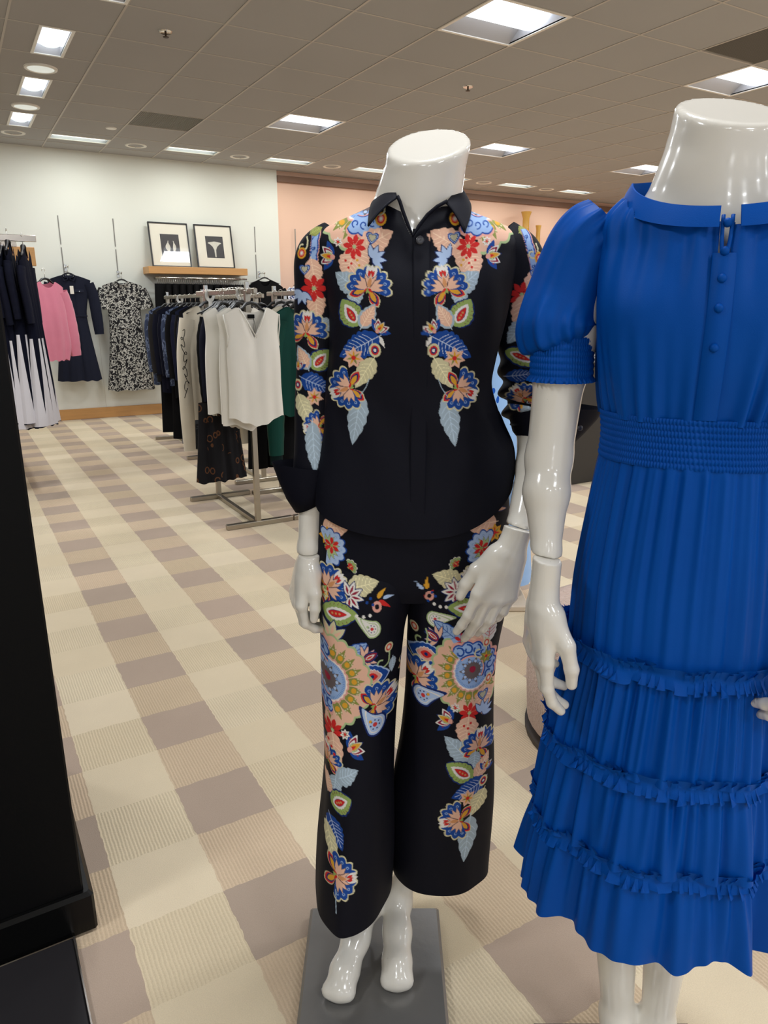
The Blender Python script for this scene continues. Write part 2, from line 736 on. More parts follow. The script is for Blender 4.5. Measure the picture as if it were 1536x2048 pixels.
    def blob(self, L, w, col=PEACH, dots=True):
        self.leaf(L, w, col, vein=(240, 204, 184), n=4, amp=0.22)
        return self

    def heart(self, r, ring=BLUE, fill=(196, 190, 160)):
        for k, c in ((1.0, ring), (0.78, SKY), (0.68, DKB), (0.55, fill)):
            self.poly([(k * r * 0.9 * math.sin(t) ** 3, k * r * (0.8 * math.cos(t) - 0.3 * math.cos(2 * t) - 0.12 * math.cos(3 * t))) for t in np.linspace(0, 6.2, 28)], c)
        return self

    def tulip(self, r):
        for a in (-62, 62):
            self.poly(self.petal(r * 1.25, r * 0.6, (0, 0), a), BLUE)
            self.dot(r * 0.7 * math.sin(R(a)), r * 0.75 * math.cos(R(a)), r * 0.07, CRIM)
        for a in (-34, 34):
            for k, c in ((1, WHITE), (0.86, CRIM), (0.66, WHITE), (0.5, SAGE)):
                self.poly(self.petal(r * 1.15 * k, r * 0.6 * k, (0, 0), a), c)
        for k, c in ((1, DKB), (0.92, CREAM), (0.8, GOLD), (0.45, RED)):
            self.poly(self.petal(r * 1.15 * k, r * 0.5 * k, (0, 0), 0), c)
        self.dot(0, 0, r * 0.2, PINK)
        return self

    def drop(self, r, cols=(CREAM, RED, DKB, WHITE)):
        for k, c in zip((1.0, 0.68, 0.45, 0.24), cols):
            self.dot(0, 0, r * k, c, 16, r * k * 1.2)
        return self

    def star(self, r, col=PEACH, heart=GOLD, n=7):
        p = []
        for i in range(2 * n):
            q = r if i % 2 == 0 else r * 0.62
            p.append((q * math.sin(i * math.pi / n), q * math.cos(i * math.pi / n)))
        self.poly(p, col)
        for i in range(n):
            self.poly(self.petal(r * 0.66, r * 0.18, (0, 0), i * 360 / n), OLIVE if i % 2 else heart)
        self.dot(0, 0, r * 0.2, RED)
        return self

    def paisley(self, L, w, rim=SAGE, fill=WHITE, core=(206, 60, 60)):
        def out(k):
            pts = []
            for t in np.linspace(0, 1, 40):
                a = t * 2 * math.pi
                rad = w * 0.5 * k
                x = rad * math.sin(a)
                y = rad * math.cos(a)
                if y > 0:
                    e = y / rad
                    x = x * (1 - 0.55 * e) + w * 0.28 * e * e * e
                    y = y * (1 + (L / w - 0.5) * 1.15 * e)
                pts.append((x, y))
            return pts
        self.poly(out(1.15), DKB if rim == WHITE else rim)
        self.poly(out(0.98), fill)
        self.poly(out(0.8), rim)
        self.poly(out(0.7), fill)
        for i in range(7):
            a = i * 2 * math.pi / 7
            self.dot(w * 0.22 * math.sin(a), w * 0.22 * math.cos(a), w * 0.04, DKB)
        self.dot(0, 0, w * 0.11, core)
        self.dot(0, w * 0.3, w * 0.08, GOLD if rim == WHITE else SAGE)
        return self

    def diamond_leaf(self, L, w):
        t = np.linspace(0, 1, 40)
        p = np.sin(np.pi * t) ** 0.8
        for k, c, am in ((1.08, SKY, 0.1), (0.98, BLUE, 0.1), (0.62, WHITE, 0.22), (0.55, PINK, 0.22), (0.34, RED, 0.1)):
            hw = w * 0.5 * k * p * (1 + am * np.abs(np.sin(np.pi * 6 * t)))
            y = L * (0.5 + (t - 0.5) * k)
            self.poly(np.concatenate([np.stack([-hw, y], 1), np.stack([hw, y], 1)[::-1]]), c)
        self.dot(0, L * 0.5, w * 0.09, DKB)
        return self

    def scroll(self, L, w, n=3):
        """light blue wavy band with blue curls"""
        t = np.linspace(0, 1, 60)
        wav = w * 0.5 * (1 + 0.22 * np.abs(np.sin(np.pi * n * t)))
        self.poly(np.concatenate([np.stack([-wav * 0.25 - w * 0.25, t * L], 1), np.stack([wav + w * 0.22, t * L], 1)[::-1]]), PINK)
        self.poly(np.concatenate([np.stack([-w * 0.35 + 0 * t, t * L], 1), np.stack([wav + 1.5, t * L], 1)[::-1]]), BLUE)
        self.poly(np.concatenate([np.stack([-w * 0.25 + 0 * t, t * L], 1), np.stack([wav - 1, t * L], 1)[::-1]]), LBLUE)
        for i in range(n):
            y = L * (i + 0.45) / n
            r = w * 0.28
            pts = [(-w * 0.3, y - L / n * 0.42)]
            for a in np.linspace(-2.2, 3.4, 16):
                q = r * (1 - 0.1 * (a + 2.2))
                pts.append((0.02 * w + q * math.sin(a + 3.1) * 0.9, y + q * math.cos(a + 3.1)))
            self.line(pts, w * 0.1, BLUE)
        return self

    def arc_scroll(self, r, a0, a1, k0=0.4, k1=0.72, n=5):
        """light blue wavy band with curls, bent round a centre"""
        a = np.linspace(a0, a1, 90)
        u = (a - a0) / (a1 - a0)
        S, C = np.sin(np.radians(a)), np.cos(np.radians(a))
        for kk, c in ((1.16, PINK), (1.06, BLUE), (1.0, LBLUE)):
            q = r * k1 * kk * (1 + 0.1 * (np.abs(np.sin(np.pi * n * u)) - 0.5))
            w0 = r * k0 * (2 - kk if kk > 1 else 1.04)
            self.poly(np.concatenate([np.stack([q * S, q * C], 1), np.stack([w0 * S, w0 * C], 1)[::-1]]), c)
        for i in range(n):
            b = R(a0 + (i + 0.5) * (a1 - a0) / n)
            o = np.array([math.sin(b), math.cos(b)]) * r * (k0 + k1) * 0.5
            pts = []
            for t in np.linspace(0, 5.2, 16):
                q = r * 0.12 * (1 - 0.11 * t)
                pts.append((o[0] + q * math.sin(t + b), o[1] + q * math.cos(t + b)))
            self.line(pts, r * 0.04, BLUE)
        return self

    def mandala(self, r, a0=-120, a1=120):
        def arc(rad, k=0, am=0.0, b0=a0, b1=a1):
            a = np.linspace(b0, b1, 130)
            q = rad * (1 + (am * (np.abs(np.sin(np.pi * (a - b0) / (b1 - b0) * k)) - 0.5) if k else 0))
            return np.concatenate([[(0, 0)], np.stack([q * np.sin(np.radians(a)), q * np.cos(np.radians(a))], 1)])
        self.poly(arc(r, 13, 0.07), SAGE)
        self.poly(arc(r * 0.95, 13, 0.07), PEACH)
        m = 11
        for i in range(m):
            a = a0 + (i + 0.5) * (a1 - a0) / m
            for da, q in ((-7, 0.76), (0, 0.86), (7, 0.76)):
                self.poly(self.petal(r * (q - 0.42), r * 0.11, (r * 0.42 * math.sin(R(a)), r * 0.42 * math.cos(R(a))), a + da * 1.6), OLIVE)
        for i in range(m):
            a = a0 + (i + 0.5) * (a1 - a0) / m
            self.dot(r * 0.62 * math.sin(R(a)), r * 0.62 * math.cos(R(a)), r * 0.06, GOLD)
            for da in (-5, 0, 5):
                self.dot(r * 0.71 * math.sin(R(a + da)), r * 0.71 * math.cos(R(a + da)), r * 0.018, CREAM)
        self.poly(arc(r * 0.5, 13, 0.06), PINK)
        self.poly(arc(r * 0.46, 13, 0.06), (246, 226, 214))
        self.poly(arc(r * 0.43), LBLUE)
        for i in range(34):
            a = a0 + (i + 0.5) * (a1 - a0) / 34
            self.line([(r * 0.26 * math.sin(R(a)), r * 0.26 * math.cos(R(a))), (r * 0.41 * math.sin(R(a)), r * 0.41 * math.cos(R(a)))], r * 0.012, (86, 132, 196))
        self.dot(0, 0, r * 0.36, LBLUE, 30)
        self.dot(0, 0, r * 0.26, (116, 150, 200), 30)
        for i in range(10):
            a = a0 + i * 36
            self.poly(self.petal(r * 0.33, r * 0.13, (0, 0), a), (104, 92, 92))
            self.dot(r * 0.23 * math.sin(R(a)), r * 0.23 * math.cos(R(a)), r * 0.035, SKY)
        self.dot(0, r * 0.03, r * 0.08, CRIM)
        return self

    def curl(self, r, col=CREAM, w=3.0):
        pts = [(r * 1.0, r * 2.2), (r * 1.3, r * 1.2)]
        for a in np.linspace(0.2, 5.0, 18):
            q = r * (1.15 - 0.16 * a)
            pts.append((q * math.cos(a) * 1.1, -q * math.sin(a)))
        self.line(pts, w, col)
        return self

    def comma(self, L, w, col):
        t = np.linspace(0, 1, 14)
        hw = w * 0.5 * np.sin(np.pi * t ** 0.6)
        bend = w * 0.9 * t * t
        self.poly(np.concatenate([np.stack([-hw + bend, t * L], 1), np.stack([hw + bend, t * L], 1)[::-1]]), col)
        return self

    def sample(self, px, py):
        H, W = self.a.shape[:2]
        x = np.clip((px - self.x0) * self.s - 0.5, 0, W - 1.001)
        y = np.clip((py - self.y0) * self.s - 0.5, 0, H - 1.001)
        i, j = x.astype(int), y.astype(int)
        fx, fy = (x - i)[:, None], (y - j)[:, None]
        A = self.a
        return A[j, i] * (1 - fx) * (1 - fy) + A[j, i + 1] * fx * (1 - fy) + A[j + 1, i] * (1 - fx) * fy + A[j + 1, i + 1] * fx * fy


def plane_grid(u, z, d):
    """drawing-grid coordinates of the point (u, z) on the upright plane d metres along the aisle"""
    pit = R(15.93)
    w = z - CAM_Z
    fw = d * math.cos(pit) - w * math.sin(pit)
    up = d * math.sin(pit) + w * math.cos(pit)
    return 768 + 1434.7 * u / fw, 1024 - 1434.7 * up / fw


def draw_shirt():
    P = Print(540, 1130, 380, 1110)

    def axis(y):
        return float(np.interp(y, [420, 490, 575, 650, 700, 890], [839, 822, 814, 812, 808, 806]))
    L = [
        ('mandala', (96, -160, 30), 734, 404, -14, 1), ('arc_scroll', (58, 150, 232, 0.3, 0.8, 3), 728, 420, -12, 1),
        ('leaf', (66, 46, PEACH), 722, 500, 62, 1), ('leaf', (64, 48, PEACH), 712, 480, 172, 1), ('leaf', (52, 44, PEACH), 708, 503, 202, 1),
        ('drop', (10, (GOLD, RED, PINK, WHITE)), 762, 444, 10, 1), ('curl', (9, CREAM), 757, 428, 0, 1),
        ('heart', (13,), 745, 478, 10, 1), ('daisy', (20,), 709, 494, 12, 1),
        ('spray', (26,), 744, 518, 62, 1), ('tulip', (24,), 663, 512, -78, 1), ('star', (9, WHITE, RED), 676, 484, 0, 1),
        ('leaf', (56, 40, GREY), 716, 580, -52, 1), ('leaf', (42, 30, GREY), 712, 572, 186, 1),
        ('fan', (39,), 737, 577, 10, 1),
        ('eye_leaf', (58, 40), 716, 652, -32, 1), ('leaf', (52, 32, GREY), 722, 656, 30, 1), ('leaf', (44, 24, PEACH), 725, 652, 30, 1),
        ('tulip', (20,), 755, 662, 38, 1), ('comma', (22, 9, WHITE), 756, 674, 128, 1),
        ('leaf', (84, 48, BLUE, (200, 214, 236), 7), 758, 672, -118, 1), ('drop', (11,), 750, 700, -12, 1),
        ('star', (21,), 707, 716, 0, 1), ('leaf', (66, 34, CREAM), 748, 716, 212, 1),
        ('leaf', (96, 37, GREY), 722, 790, 190, 1), ('fan', (37,), 698, 777, -112, 1), ('line_', (), 730, 768, 0, 1),
    ]
    for side in (1, -1):
        for k, a, x, y, an, f in L:
            xx = x if side > 0 else 2 * axis(y) - x
            P.at(xx, y, 1.09, an, side)
            if k == 'line_':
                P.line([(-10, -24), (2, -6), (8, 10)], 1.5, GREY)
            else:
                getattr(P, k)(*a)
        for dx, dy in ((-14, 20), (-2, 26), (10, 20), (-8, 34), (14, 30), (4, 16)):
            P.at(704 if side > 0 else 2 * axis(510) - 704, 500, 1, 0, side).dot(dx, -dy, 2.6, RED if dx < 5 else GOLD)
    return P


def draw_sleeves():
    P = Print(540, 1130, 380, 1110)
    S = [  # the sleeve that hangs straight
        ('scroll', (78, 14), 627, 540, 4), ('curl', (8, CREAM), 607, 494, 0), ('leaf', (26, 20, OLIVE), 622, 470, 60), ('drop', (9, (GOLD, RED, PINK, WHITE)), 606, 508, 0),
        ('leaf', (60, 34, PEACH), 626, 520, 170), ('leaf', (60, 34, PEACH), 634, 580, 176), ('heart', (12,), 613, 540, 0), ('daisy', (23,), 632, 578, 0),
        ('spray', (24,), 608, 584, 200), ('leaf', (36, 24, GREY), 640, 640, 120),
        ('fan', (36,), 616, 664, 4), ('eye_leaf', (46, 34), 628, 735, 42), ('leaf', (48, 28, GREY), 620, 736, -26), ('leaf', (40, 21, PEACH), 618, 732, -26),
        ('tulip', (15,), 598, 736, 0), ('leaf', (62, 36, BLUE, (170, 190, 224), 6), 604, 752, 112), ('drop', (9,), 597, 768, 0), ('star', (17,), 632, 790, 0),
        ('leaf', (66, 30, CREAM), 598, 786, 154), ('fan', (26,), 640, 846, -100), ('leaf', (92, 30, GREY), 628, 838, 176),
        # the bent sleeve
        ('leaf', (28, 22, OLIVE), 1034, 468, 60), ('scroll', (84, 15), 1062, 548, -12), ('curl', (9, CREAM), 1058, 510, 0), ('drop', (10, (GOLD, RED, PINK, WHITE)), 1073, 518, 0),
        ('leaf', (70, 42, PEACH), 1066, 540, 186), ('heart', (13,), 1064, 550, 0), ('daisy', (22,), 1036, 590, 10), ('leaf', (70, 36, PEACH), 1042, 590, 190),
        ('leaf', (52, 30, GREY), 1042, 640, 214), ('leaf', (50, 30, GREY), 1030, 650, 150), ('fan', (22,), 1052, 672, 60), ('eye_leaf', (64, 28), 1008, 700, 112),
        ('leaf', (50, 24, BLUE, (170, 190, 224), 5), 1010, 752, 80), ('fan', (26,), 1040, 792, -40), ('leaf', (40, 26, GREY), 1046, 800, 178),
    ]
    for k, a, x, y, an in S:
        P.at(x, y, 1.08, an, 1)
        getattr(P, k)(*a)
    return P


def draw_trousers():
    P = Print(580, 1070, 960, 1900)
    S = [
        # left in the drawing
        ('leaf', (54, 40, PEACH), 640, 1072, 82), ('star', (19, GOLD, RED), 650, 1088, 0), ('fan', (33, 110, 8, SKY, BLUE, SAGE, False, False), 652, 1110, 78), ('daisy', (15, RED, 6, GREEN), 660, 1106, 0),
        ('fan', (14, 80, 5, GREEN, WHITE, RED, False, False), 697, 1144, 58), ('leaf', (62, 40, CREAM), 694, 1184, 76), ('fan', (38,), 652, 1188, 48), ('spray', (28, WHITE, DKB, (-60, -20, 20, 60, 100, 140), 0.4, CRIM), 698, 1198, 40),
        ('comma', (24, 9, GOLD), 756, 1200, 20), ('comma', (22, 7, SKY), 766, 1200, 62), ('comma', (26, 10, RED), 756, 1206, 98), ('drop', (9, (PINK, PINK, NAVY, NAVY)), 754, 1216, 0),
        ('eye_leaf', (72, 42), 640, 1236, 88), ('star', (13, CREAM), 642, 1204, 0),
        ('paisley', (52, 30), 744, 1260, -66), ('spray', (36, CREAM, DKB, (-50, -10, 30), 0.42, PEACH), 660, 1288, 20), ('leaf', (84, 44, PEACH), 646, 1284, 138), ('daisy', (17, RED, 6), 676, 1310, 0),
        ('leaf', (52, 26, LBLUE, (30, 80, 160), 4, BLUE), 690, 1322, 52), ('spray', (26, PEACH, DKB, (-75, -45, -15, 15, 45, 75), 0.26), 728, 1320, 62), ('eye_leaf', (28, 12, RED, CRIM), 728, 1322, 62),
        ('curl', (11, SAGE), 764, 1330, 0), ('drop', (8, (CREAM, RED, PEACH, WHITE)), 778, 1304, 0), ('leaf', (30, 14, GREY), 786, 1330, 184),
        ('diamond_leaf', (62, 40), 712, 1354, 92), ('mandala', (86, -10, 190), 652, 1372, -6), ('arc_scroll', (86, -75, 8), 652, 1372, -6), ('arc_scroll', (70, 172, 235), 652, 1376, -6),
        ('fan', (40,), 752, 1414, 68), ('paisley', (56, 38, WHITE, SKY), 750, 1452, -52), ('daisy', (20,), 664, 1468, 10), ('leaf', (70, 34, PEACH), 664, 1472, 172),
        ('tulip', (25,), 700, 1496, 62), ('star', (10, WHITE, RED), 690, 1470, 0), ('fan', (26,), 655, 1530, -10), ('leaf', (48, 32, GREY), 672, 1556, 62), ('leaf', (40, 26, GREY), 672, 1550, 186),
        ('eye_leaf', (44, 36), 662, 1606, 62), ('leaf', (34, 20, PEACH), 654, 1592, 0), ('leaf', (54, 34, BLUE, (190, 204, 232), 6), 658, 1630, 150), ('leaf', (64, 26, CREAM), 652, 1650, 160),
        ('fan', (34,), 676, 1726, 86), ('line_', (), 674, 1750, 0),
        # right in the drawing
        ('star', (22, SKY), 976, 1014, 0), ('spray', (26, PEACH, DKB, (-75, -45, -15, 15, 45, 75), 0.26), 996, 1030, 24), ('eye_leaf', (26, 11, RED, CRIM), 998, 1026, 24), ('leaf', (70, 42, PEACH), 1000, 1056, -88),
        ('star', (18, GOLD, RED), 996, 1078, 0), ('fan', (34, 110, 8, SKY, BLUE, SAGE, False, False), 974, 1108, -76), ('daisy', (15, RED, 6, GREEN), 966, 1104, 0), ('fan', (14, 80, 5, GREEN, WHITE, RED, False, False), 916, 1134, -52),
        ('leaf', (60, 40, CREAM), 926, 1172, -72), ('fan', (38,), 962, 1176, -48), ('spray', (28, WHITE, DKB, (60, 20, -20, -60, -100, -140), 0.4, CRIM), 914, 1190, -30),
        ('comma', (24, 9, GOLD), 856, 1184, -20), ('comma', (22, 7, SKY), 848, 1184, -58), ('comma', (24, 10, RED), 852, 1206, 20), ('drop', (9, (PINK, PINK, NAVY, NAVY)), 860, 1200, 0),
        ('eye_leaf', (66, 36), 966, 1224, -88), ('paisley', (50, 28), 872, 1248, 70), ('leaf', (62, 28, LBLUE, (30, 80, 160), 4, BLUE), 922, 1292, -52),
        ('leaf', (76, 42, PEACH), 976, 1272, 226), ('daisy', (15, RED, 6), 926, 1290, 0), ('leaf', (60, 30, WHITE, RED), 982, 1300, 6),
        ('spray', (26, PEACH, DKB, (-75, -45, -15, 15, 45, 75), 0.26), 878, 1288, -58), ('eye_leaf', (28, 12, RED, CRIM), 878, 1290, -58), ('drop', (8, (CREAM, RED, PEACH, WHITE)), 831, 1278, 0), ('curl', (11, SAGE), 842, 1298, 0),
        ('diamond_leaf', (64, 38), 888, 1322, -92), ('mandala', (80, 130, 330), 948, 1352, -4), ('arc_scroll', (82, -40, 130, 0.36, 0.62, 7), 944, 1350, -4), ('curl', (12, CREAM), 962, 1316, 0),
        ('star', (15, OLIVE), 978, 1330, 0), ('drop', (8, (CREAM, RED, PEACH, WHITE)), 978, 1300, 0), ('drop', (8, (CREAM, RED, PEACH, WHITE)), 984, 1380, 0),
        ('fan', (37,), 836, 1376, 40), ('paisley', (56, 36, WHITE, SKY), 848, 1408, 62), ('leaf', (56, 40, PEACH), 976, 1390, 186), ('heart', (13,), 971, 1408, 0),
        ('daisy', (19,), 941, 1437, 10), ('leaf', (58, 44, PEACH), 940, 1444, 188), ('tulip', (25,), 902, 1452, -66), ('star', (10, WHITE, RED), 912, 1424, 0), ('spray', (24,), 968, 1444, 40),
        ('leaf', (70, 38, GREY), 942, 1536, -44), ('fan', (34,), 962, 1514, 8), ('leaf', (40, 26, GREY), 954, 1520, 186), ('eye_leaf', (62, 38), 950, 1576, -58),
        ('leaf', (52, 30, PEACH), 956, 1580, 32), ('tulip', (16,), 976, 1568, 30), ('leaf', (74, 40, BLUE, (190, 204, 232), 7), 978, 1586, -112), ('drop', (9,), 973, 1592, 20),
        ('star', (18,), 939, 1618, 0), ('leaf', (56, 34, CREAM), 976, 1610, 212), ('leaf', (94, 38, GREY), 946, 1660, 188), ('fan', (36,), 922, 1664, -100),
    ]
    for k, a, x, y, an in S:
        P.at(x, y, 1.06, an, 1)
        if k == 'line_':
            P.line([(0, 0), (1, -36)], 2, GREY)
        else:
            getattr(P, k)(*a)
    for x, y in ((713, 1235), (727, 1236), (740, 1233), (870, 1217), (882, 1221), (894, 1221)):
        P.at(x, y).dot(0, 0, 3.4, WHITE)
    for x, y in ((734, 1208), (746, 1212), (741, 1200), (865, 1192), (858, 1212), (872, 1200)):
        P.at(x, y).dot(0, 0, 3, BLUE)
    for x, y in ((662, 1500), (668, 1512), (655, 1490), (938, 1468), (944, 1458), (930, 1462), (940, 1480)):
        P.at(x, y).dot(0, 0, 2.8, RED)
    return P


def print_material():
    N = Nodes('floral_print_fabric')
    a = N.n('ShaderNodeVertexColor', layer_name='print')
    N.set(**{'Base Color': a.outputs['Color'], 'Roughness': 0.7, 'Specular IOR Level': 0.18})
    N.bump(N.noise(900.0, 1, 0.5, N.coord()), 0.08, 0.002)
    return N.m
# ------------------------------------------------------------------ camera, light, view
cam = bpy.data.cameras.new('camera')
cam.sensor_fit = 'VERTICAL'
cam.sensor_height = 36.0
cam.lens = 36.0 * 1434.7 / 2048
cam.clip_start = 0.02
co = bpy.data.objects.new('camera', cam)
COL.objects.link(co)
co.location = (0, 0, CAM_Z)
co.rotation_euler = (R(90 - 15.93), 0, -YAW)
scene.camera = co
scene.view_settings.view_transform = 'Standard'
scene.view_settings.look = 'None'
scene.view_settings.gamma = 1.0
scene.view_settings.use_curve_mapping = False
scene.view_settings.exposure = EXPOSURE
scene.cycles.use_denoising = True
scene.cycles.max_bounces = 7
scene.cycles.diffuse_bounces = 4
scene.cycles.use_adaptive_sampling = True
scene.cycles.adaptive_threshold = 0.02
scene.cycles.glossy_bounces = 4
scene.cycles.transmission_bounces = 6
scene.cycles.sample_clamp_indirect = 6.0
scene.cycles.caustics_reflective = False
scene.cycles.caustics_refractive = False
w = bpy.data.worlds.new('store')
scene.world = w
w.use_nodes = True
w.node_tree.nodes['Background'].inputs[0].default_value = (*lin(216, 222, 230), 1)
w.node_tree.nodes['Background'].inputs[1].default_value = WORLD

# ------------------------------------------------------------------ carpet
def carpet():
    N = Nodes('carpet_tiles')
    sep = N.n('ShaderNodeSeparateXYZ')
    N.link(N.coord('Object'), sep.inputs[0])
    x, y = sep.outputs[0], sep.outputs[1]
    S = 0.22
    wv = N.noise(30.0, 2, 0.5, N.coord('Object'))
    jx = N.math('MULTIPLY', N.math('SUBTRACT', wv, 0.5), 0.012)
    gx = N.math('DIVIDE', N.math('SUBTRACT', N.math('ADD', x, jx), 0.16), S)
    gy = N.math('DIVIDE', N.math('SUBTRACT', N.math('ADD', y, jx), 1.19), S)
    ix, iy = N.math('FLOOR', gx), N.math('FLOOR', gy)
    par = N.math('MODULO', N.math('ADD', ix, 1000.0), 2.0)       # 0 cream column, 1 brown column
    pary = N.math('MODULO', N.math('ADD', iy, 1000.0), 2.0)      # 0 even row
    cv = N.n('ShaderNodeCombineXYZ')
    N.link(ix, cv.inputs[0])
    N.link(iy, cv.inputs[1])
    wn = N.n('ShaderNodeTexWhiteNoise', noise_dimensions='2D')
    N.link(cv.outputs[0], wn.inputs['Vector'])
    rnd = wn.outputs['Value']
    cream = N.mix(pary, lin(226, 210, 180), lin(229, 212, 183))
    cream = N.mix(rnd, cream, lin(220, 202, 170))
    brown = N.mix(rnd, lin(186, 164, 146), lin(176, 157, 140))
    beige = N.mix(rnd, lin(206, 184, 154), lin(216, 191, 163))
    bcol = N.mix(pary, brown, beige)
    col = N.mix(par, cream, bcol)
    # ribbed squares: cream on even rows, beige on odd rows
    ribbed = N.math('ABSOLUTE', N.math('SUBTRACT', N.math('SUBTRACT', 1.0, pary), par))
    rib = N.math('SINE', N.math('MULTIPLY', N.math('ADD', x, N.math('MULTIPLY', jx, 0.35)), 2 * math.pi / 0.0088))
    cross = N.math('SINE', N.math('ADD', N.math('MULTIPLY', y, 2 * math.pi / 0.009), N.math('MULTIPLY', wv, 30.0)))
    loop = N.math('ADD', N.math('MULTIPLY', rib, 0.75), N.math('MULTIPLY', cross, 0.28))
    loop = N.math('MULTIPLY', loop, ribbed)
    pile = N.noise(420.0, 3, 0.7, N.coord('Object'))
    soil = N.noise(2.2, 3, 0.6, N.coord('Object'))
    lowrib = N.math('MULTIPLY', N.math('LESS_THAN', loop, -0.3), 0.17)
    col = N.mix(lowrib, col, lin(164, 138, 110))
    shade = N.math('ADD', N.math('ADD', 0.84, N.math('MULTIPLY', soil, 0.2)), N.math('MULTIPLY', N.math('SUBTRACT', pile, 0.5), 0.3))
    hsv = N.n('ShaderNodeHueSaturation')
    N.link(shade, hsv.inputs['Value'])
    N.link(col, hsv.inputs['Color'])
    N.set(**{'Base Color': hsv.outputs[0], 'Roughness': 0.97, 'Specular IOR Level': 0.1, 'Sheen Weight': 0.1})
    h = N.math('ADD', N.math('MULTIPLY', loop, 0.5), N.math('MULTIPLY', pile, 0.9))
    N.bump(h, 0.42, 0.006)
    return N.m


XL, XR, YN = -5.0, 13.0, -5.0
fl = MB().add([(XL, YN, 0), (XR, YN, 0), (XR, WALL_Y + .2, 0), (XL, WALL_Y + .2, 0)], [(0, 1, 2, 3)]).build('floor', carpet(), kind='structure')

# ------------------------------------------------------------------ walls
wall_white = mat('white_wall_paint', (222, 223, 214), 0.75, bump=(60, 0.03))
wall_pink = mat('peach_wall_paint', (226, 189, 167), 0.75, bump=(60, 0.03))
honey = wood('honey_wood', (196, 146, 88))
PX = 4.03                                                      # where white paint meets peach
b = MB().box(XL, PX, WALL_Y, WALL_Y + 0.2, 0, CEIL + 0.02)
b.build('wall_back', wall_white, kind='structure')
MB().box(PX, XR, WALL_Y + 0.03, WALL_Y + 0.2, 0, CEIL + 0.02).build('wall_peach', wall_pink, kind='structure')
MB().box(PX, XR, WALL_Y - 0.02, WALL_Y + 0.03, CEIL - 0.14, CEIL - 0.06, 0.004).build('trim_1', mat('recess_shade_brown', (120, 92, 76), 0.6), kind='structure')  # dark brown strip paints the shade of the recess between peach wall and ceiling
MB().box(XL, XL + 0.1, YN, WALL_Y + .1, 0, CEIL).build('wall_left', wall_white, kind='structure')
MB().box(XR - 0.1, XR, YN, WALL_Y + .1, 0, CEIL).build('wall_right', wall_pink, kind='structure')
MB().box(XL, XR, WALL_Y - 0.03, WALL_Y, 0, 0.13, 0.004).build('baseboard_back', honey, kind='structure')
slot = mat('grey_slot', (128, 126, 120), 0.5)
for i, x in enumerate((0.62, 1.27, 1.885, 3.685, 4.27)):
    m = MB()
    for z0, z1 in ((1.72, 2.03), (2.06, 2.38)):
        m.box(x - 0.006, x + 0.006, WALL_Y - 0.004, WALL_Y + 0.002, z0, z1)
    m.build('trim_%d' % (i + 2), slot, kind='structure')
seam = mat('wall_seam', (200, 196, 184), 0.7)
for i, x in enumerate((1.585, 2.8)):
    MB().box(x - 0.002, x + 0.002, WALL_Y - 0.0015, WALL_Y + 0.002, 0.13, 1.6).build('trim_%d' % (i + 7), seam, kind='structure')

# ------------------------------------------------------------------ ceiling with its fittings
tile_m = None


def ceiling_material():
    N = Nodes('ceiling_tile')
    c = N.coord('Object')
    f = N.noise(260.0, 2, 0.7, c)
    g = N.noise(0.9, 2, 0.5, c)
    base = N.mix(g, lin(166, 165, 165), lin(175, 174, 174))
    N.set(**{'Base Color': base, 'Roughness': 0.95, 'Specular IOR Level': 0.1})
    N.bump(f, 0.25, 0.004)
    return N.m


tile_m = ceiling_material()
white_metal = mat('white_metal', (236, 234, 228), 0.35)
I0, I1 = int(math.floor((XL - GX) / TILE)), int(math.ceil((XR - GX) / TILE))
J0, J1 = int(math.floor((YN - GY) / TILE)), 9


def cx(i):
    return GX + i * TILE


def cyy(j):
    return GY + j * TILE


# fittings: cell -> holes (x0, x1, y0, y1) in cell units
troffers = [(i, j) for i in (-7, 1, 5, 9, 13) for j in (-15, -11, -6, -1, 4)] + [(-3, -6), (-3, -11), (-3, 0), (-3, -15)]
narrow = [(-3, 2), (-3, 4), (-3, 6)]
wallwash = [(-2 + 2 * k, 7) for k in range(7)]
panels_grey = [(-1, 5), (4, -2)]
holes = {}
for ij in troffers:
    holes[ij] = (0, 1, 0, 1)
for ij in narrow:
    holes[ij] = (0.31, 0.67, 0, 1)
for ij in wallwash:
    holes[ij] = (0, 1, 0.28, 0.68)
for ij in panels_grey:
    holes[ij] = (0, 1, 0, 1)
cm = MB()
for i in range(I0, I1):
    for j in range(J0, J1):
        xs = [(0, 1)]
        rects = [(0, 1, 0, 1)]
        if (i, j) in holes:
            a, bb, c, d = holes[(i, j)]
            rects = [(0, a, 0, 1), (bb, 1, 0, 1), (a, bb, 0, c), (a, bb, d, 1)]
        for (a, bb, c, d) in rects:
            if bb - a < 1e-6 or d - c < 1e-6:
                continue
            v = [(cx(i + a), cyy(j + c), CEIL), (cx(i + a), cyy(j + d), CEIL), (cx(i + bb), cyy(j + d), CEIL), (cx(i + bb), cyy(j + c), CEIL)]
            cm.add(v, [(0, 1, 2, 3)])
cm.add([(XL, YN, CEIL + .35), (XL, WALL_Y + .2, CEIL + .35), (XR, WALL_Y + .2, CEIL + .35), (XR, YN, CEIL + .35)], [(0, 1, 2, 3)])
cm.build('ceiling', tile_m, kind='structure')
gm = MB()
GB = 0.0075
for i in range(I0, I1 + 1):
    gm.box(cx(i) - GB, cx(i) + GB, YN, WALL_Y, CEIL - 0.004, CEIL + 0.004)
for j in range(J0, J1):
    gm.box(XL, XR, cyy(j) - GB * 0.8, cyy(j) + GB * 0.8, CEIL - 0.003, CEIL + 0.004)
gm.build('ceiling_grid', mat('grid_bar', (186, 180, 172), 0.5), kind='structure')

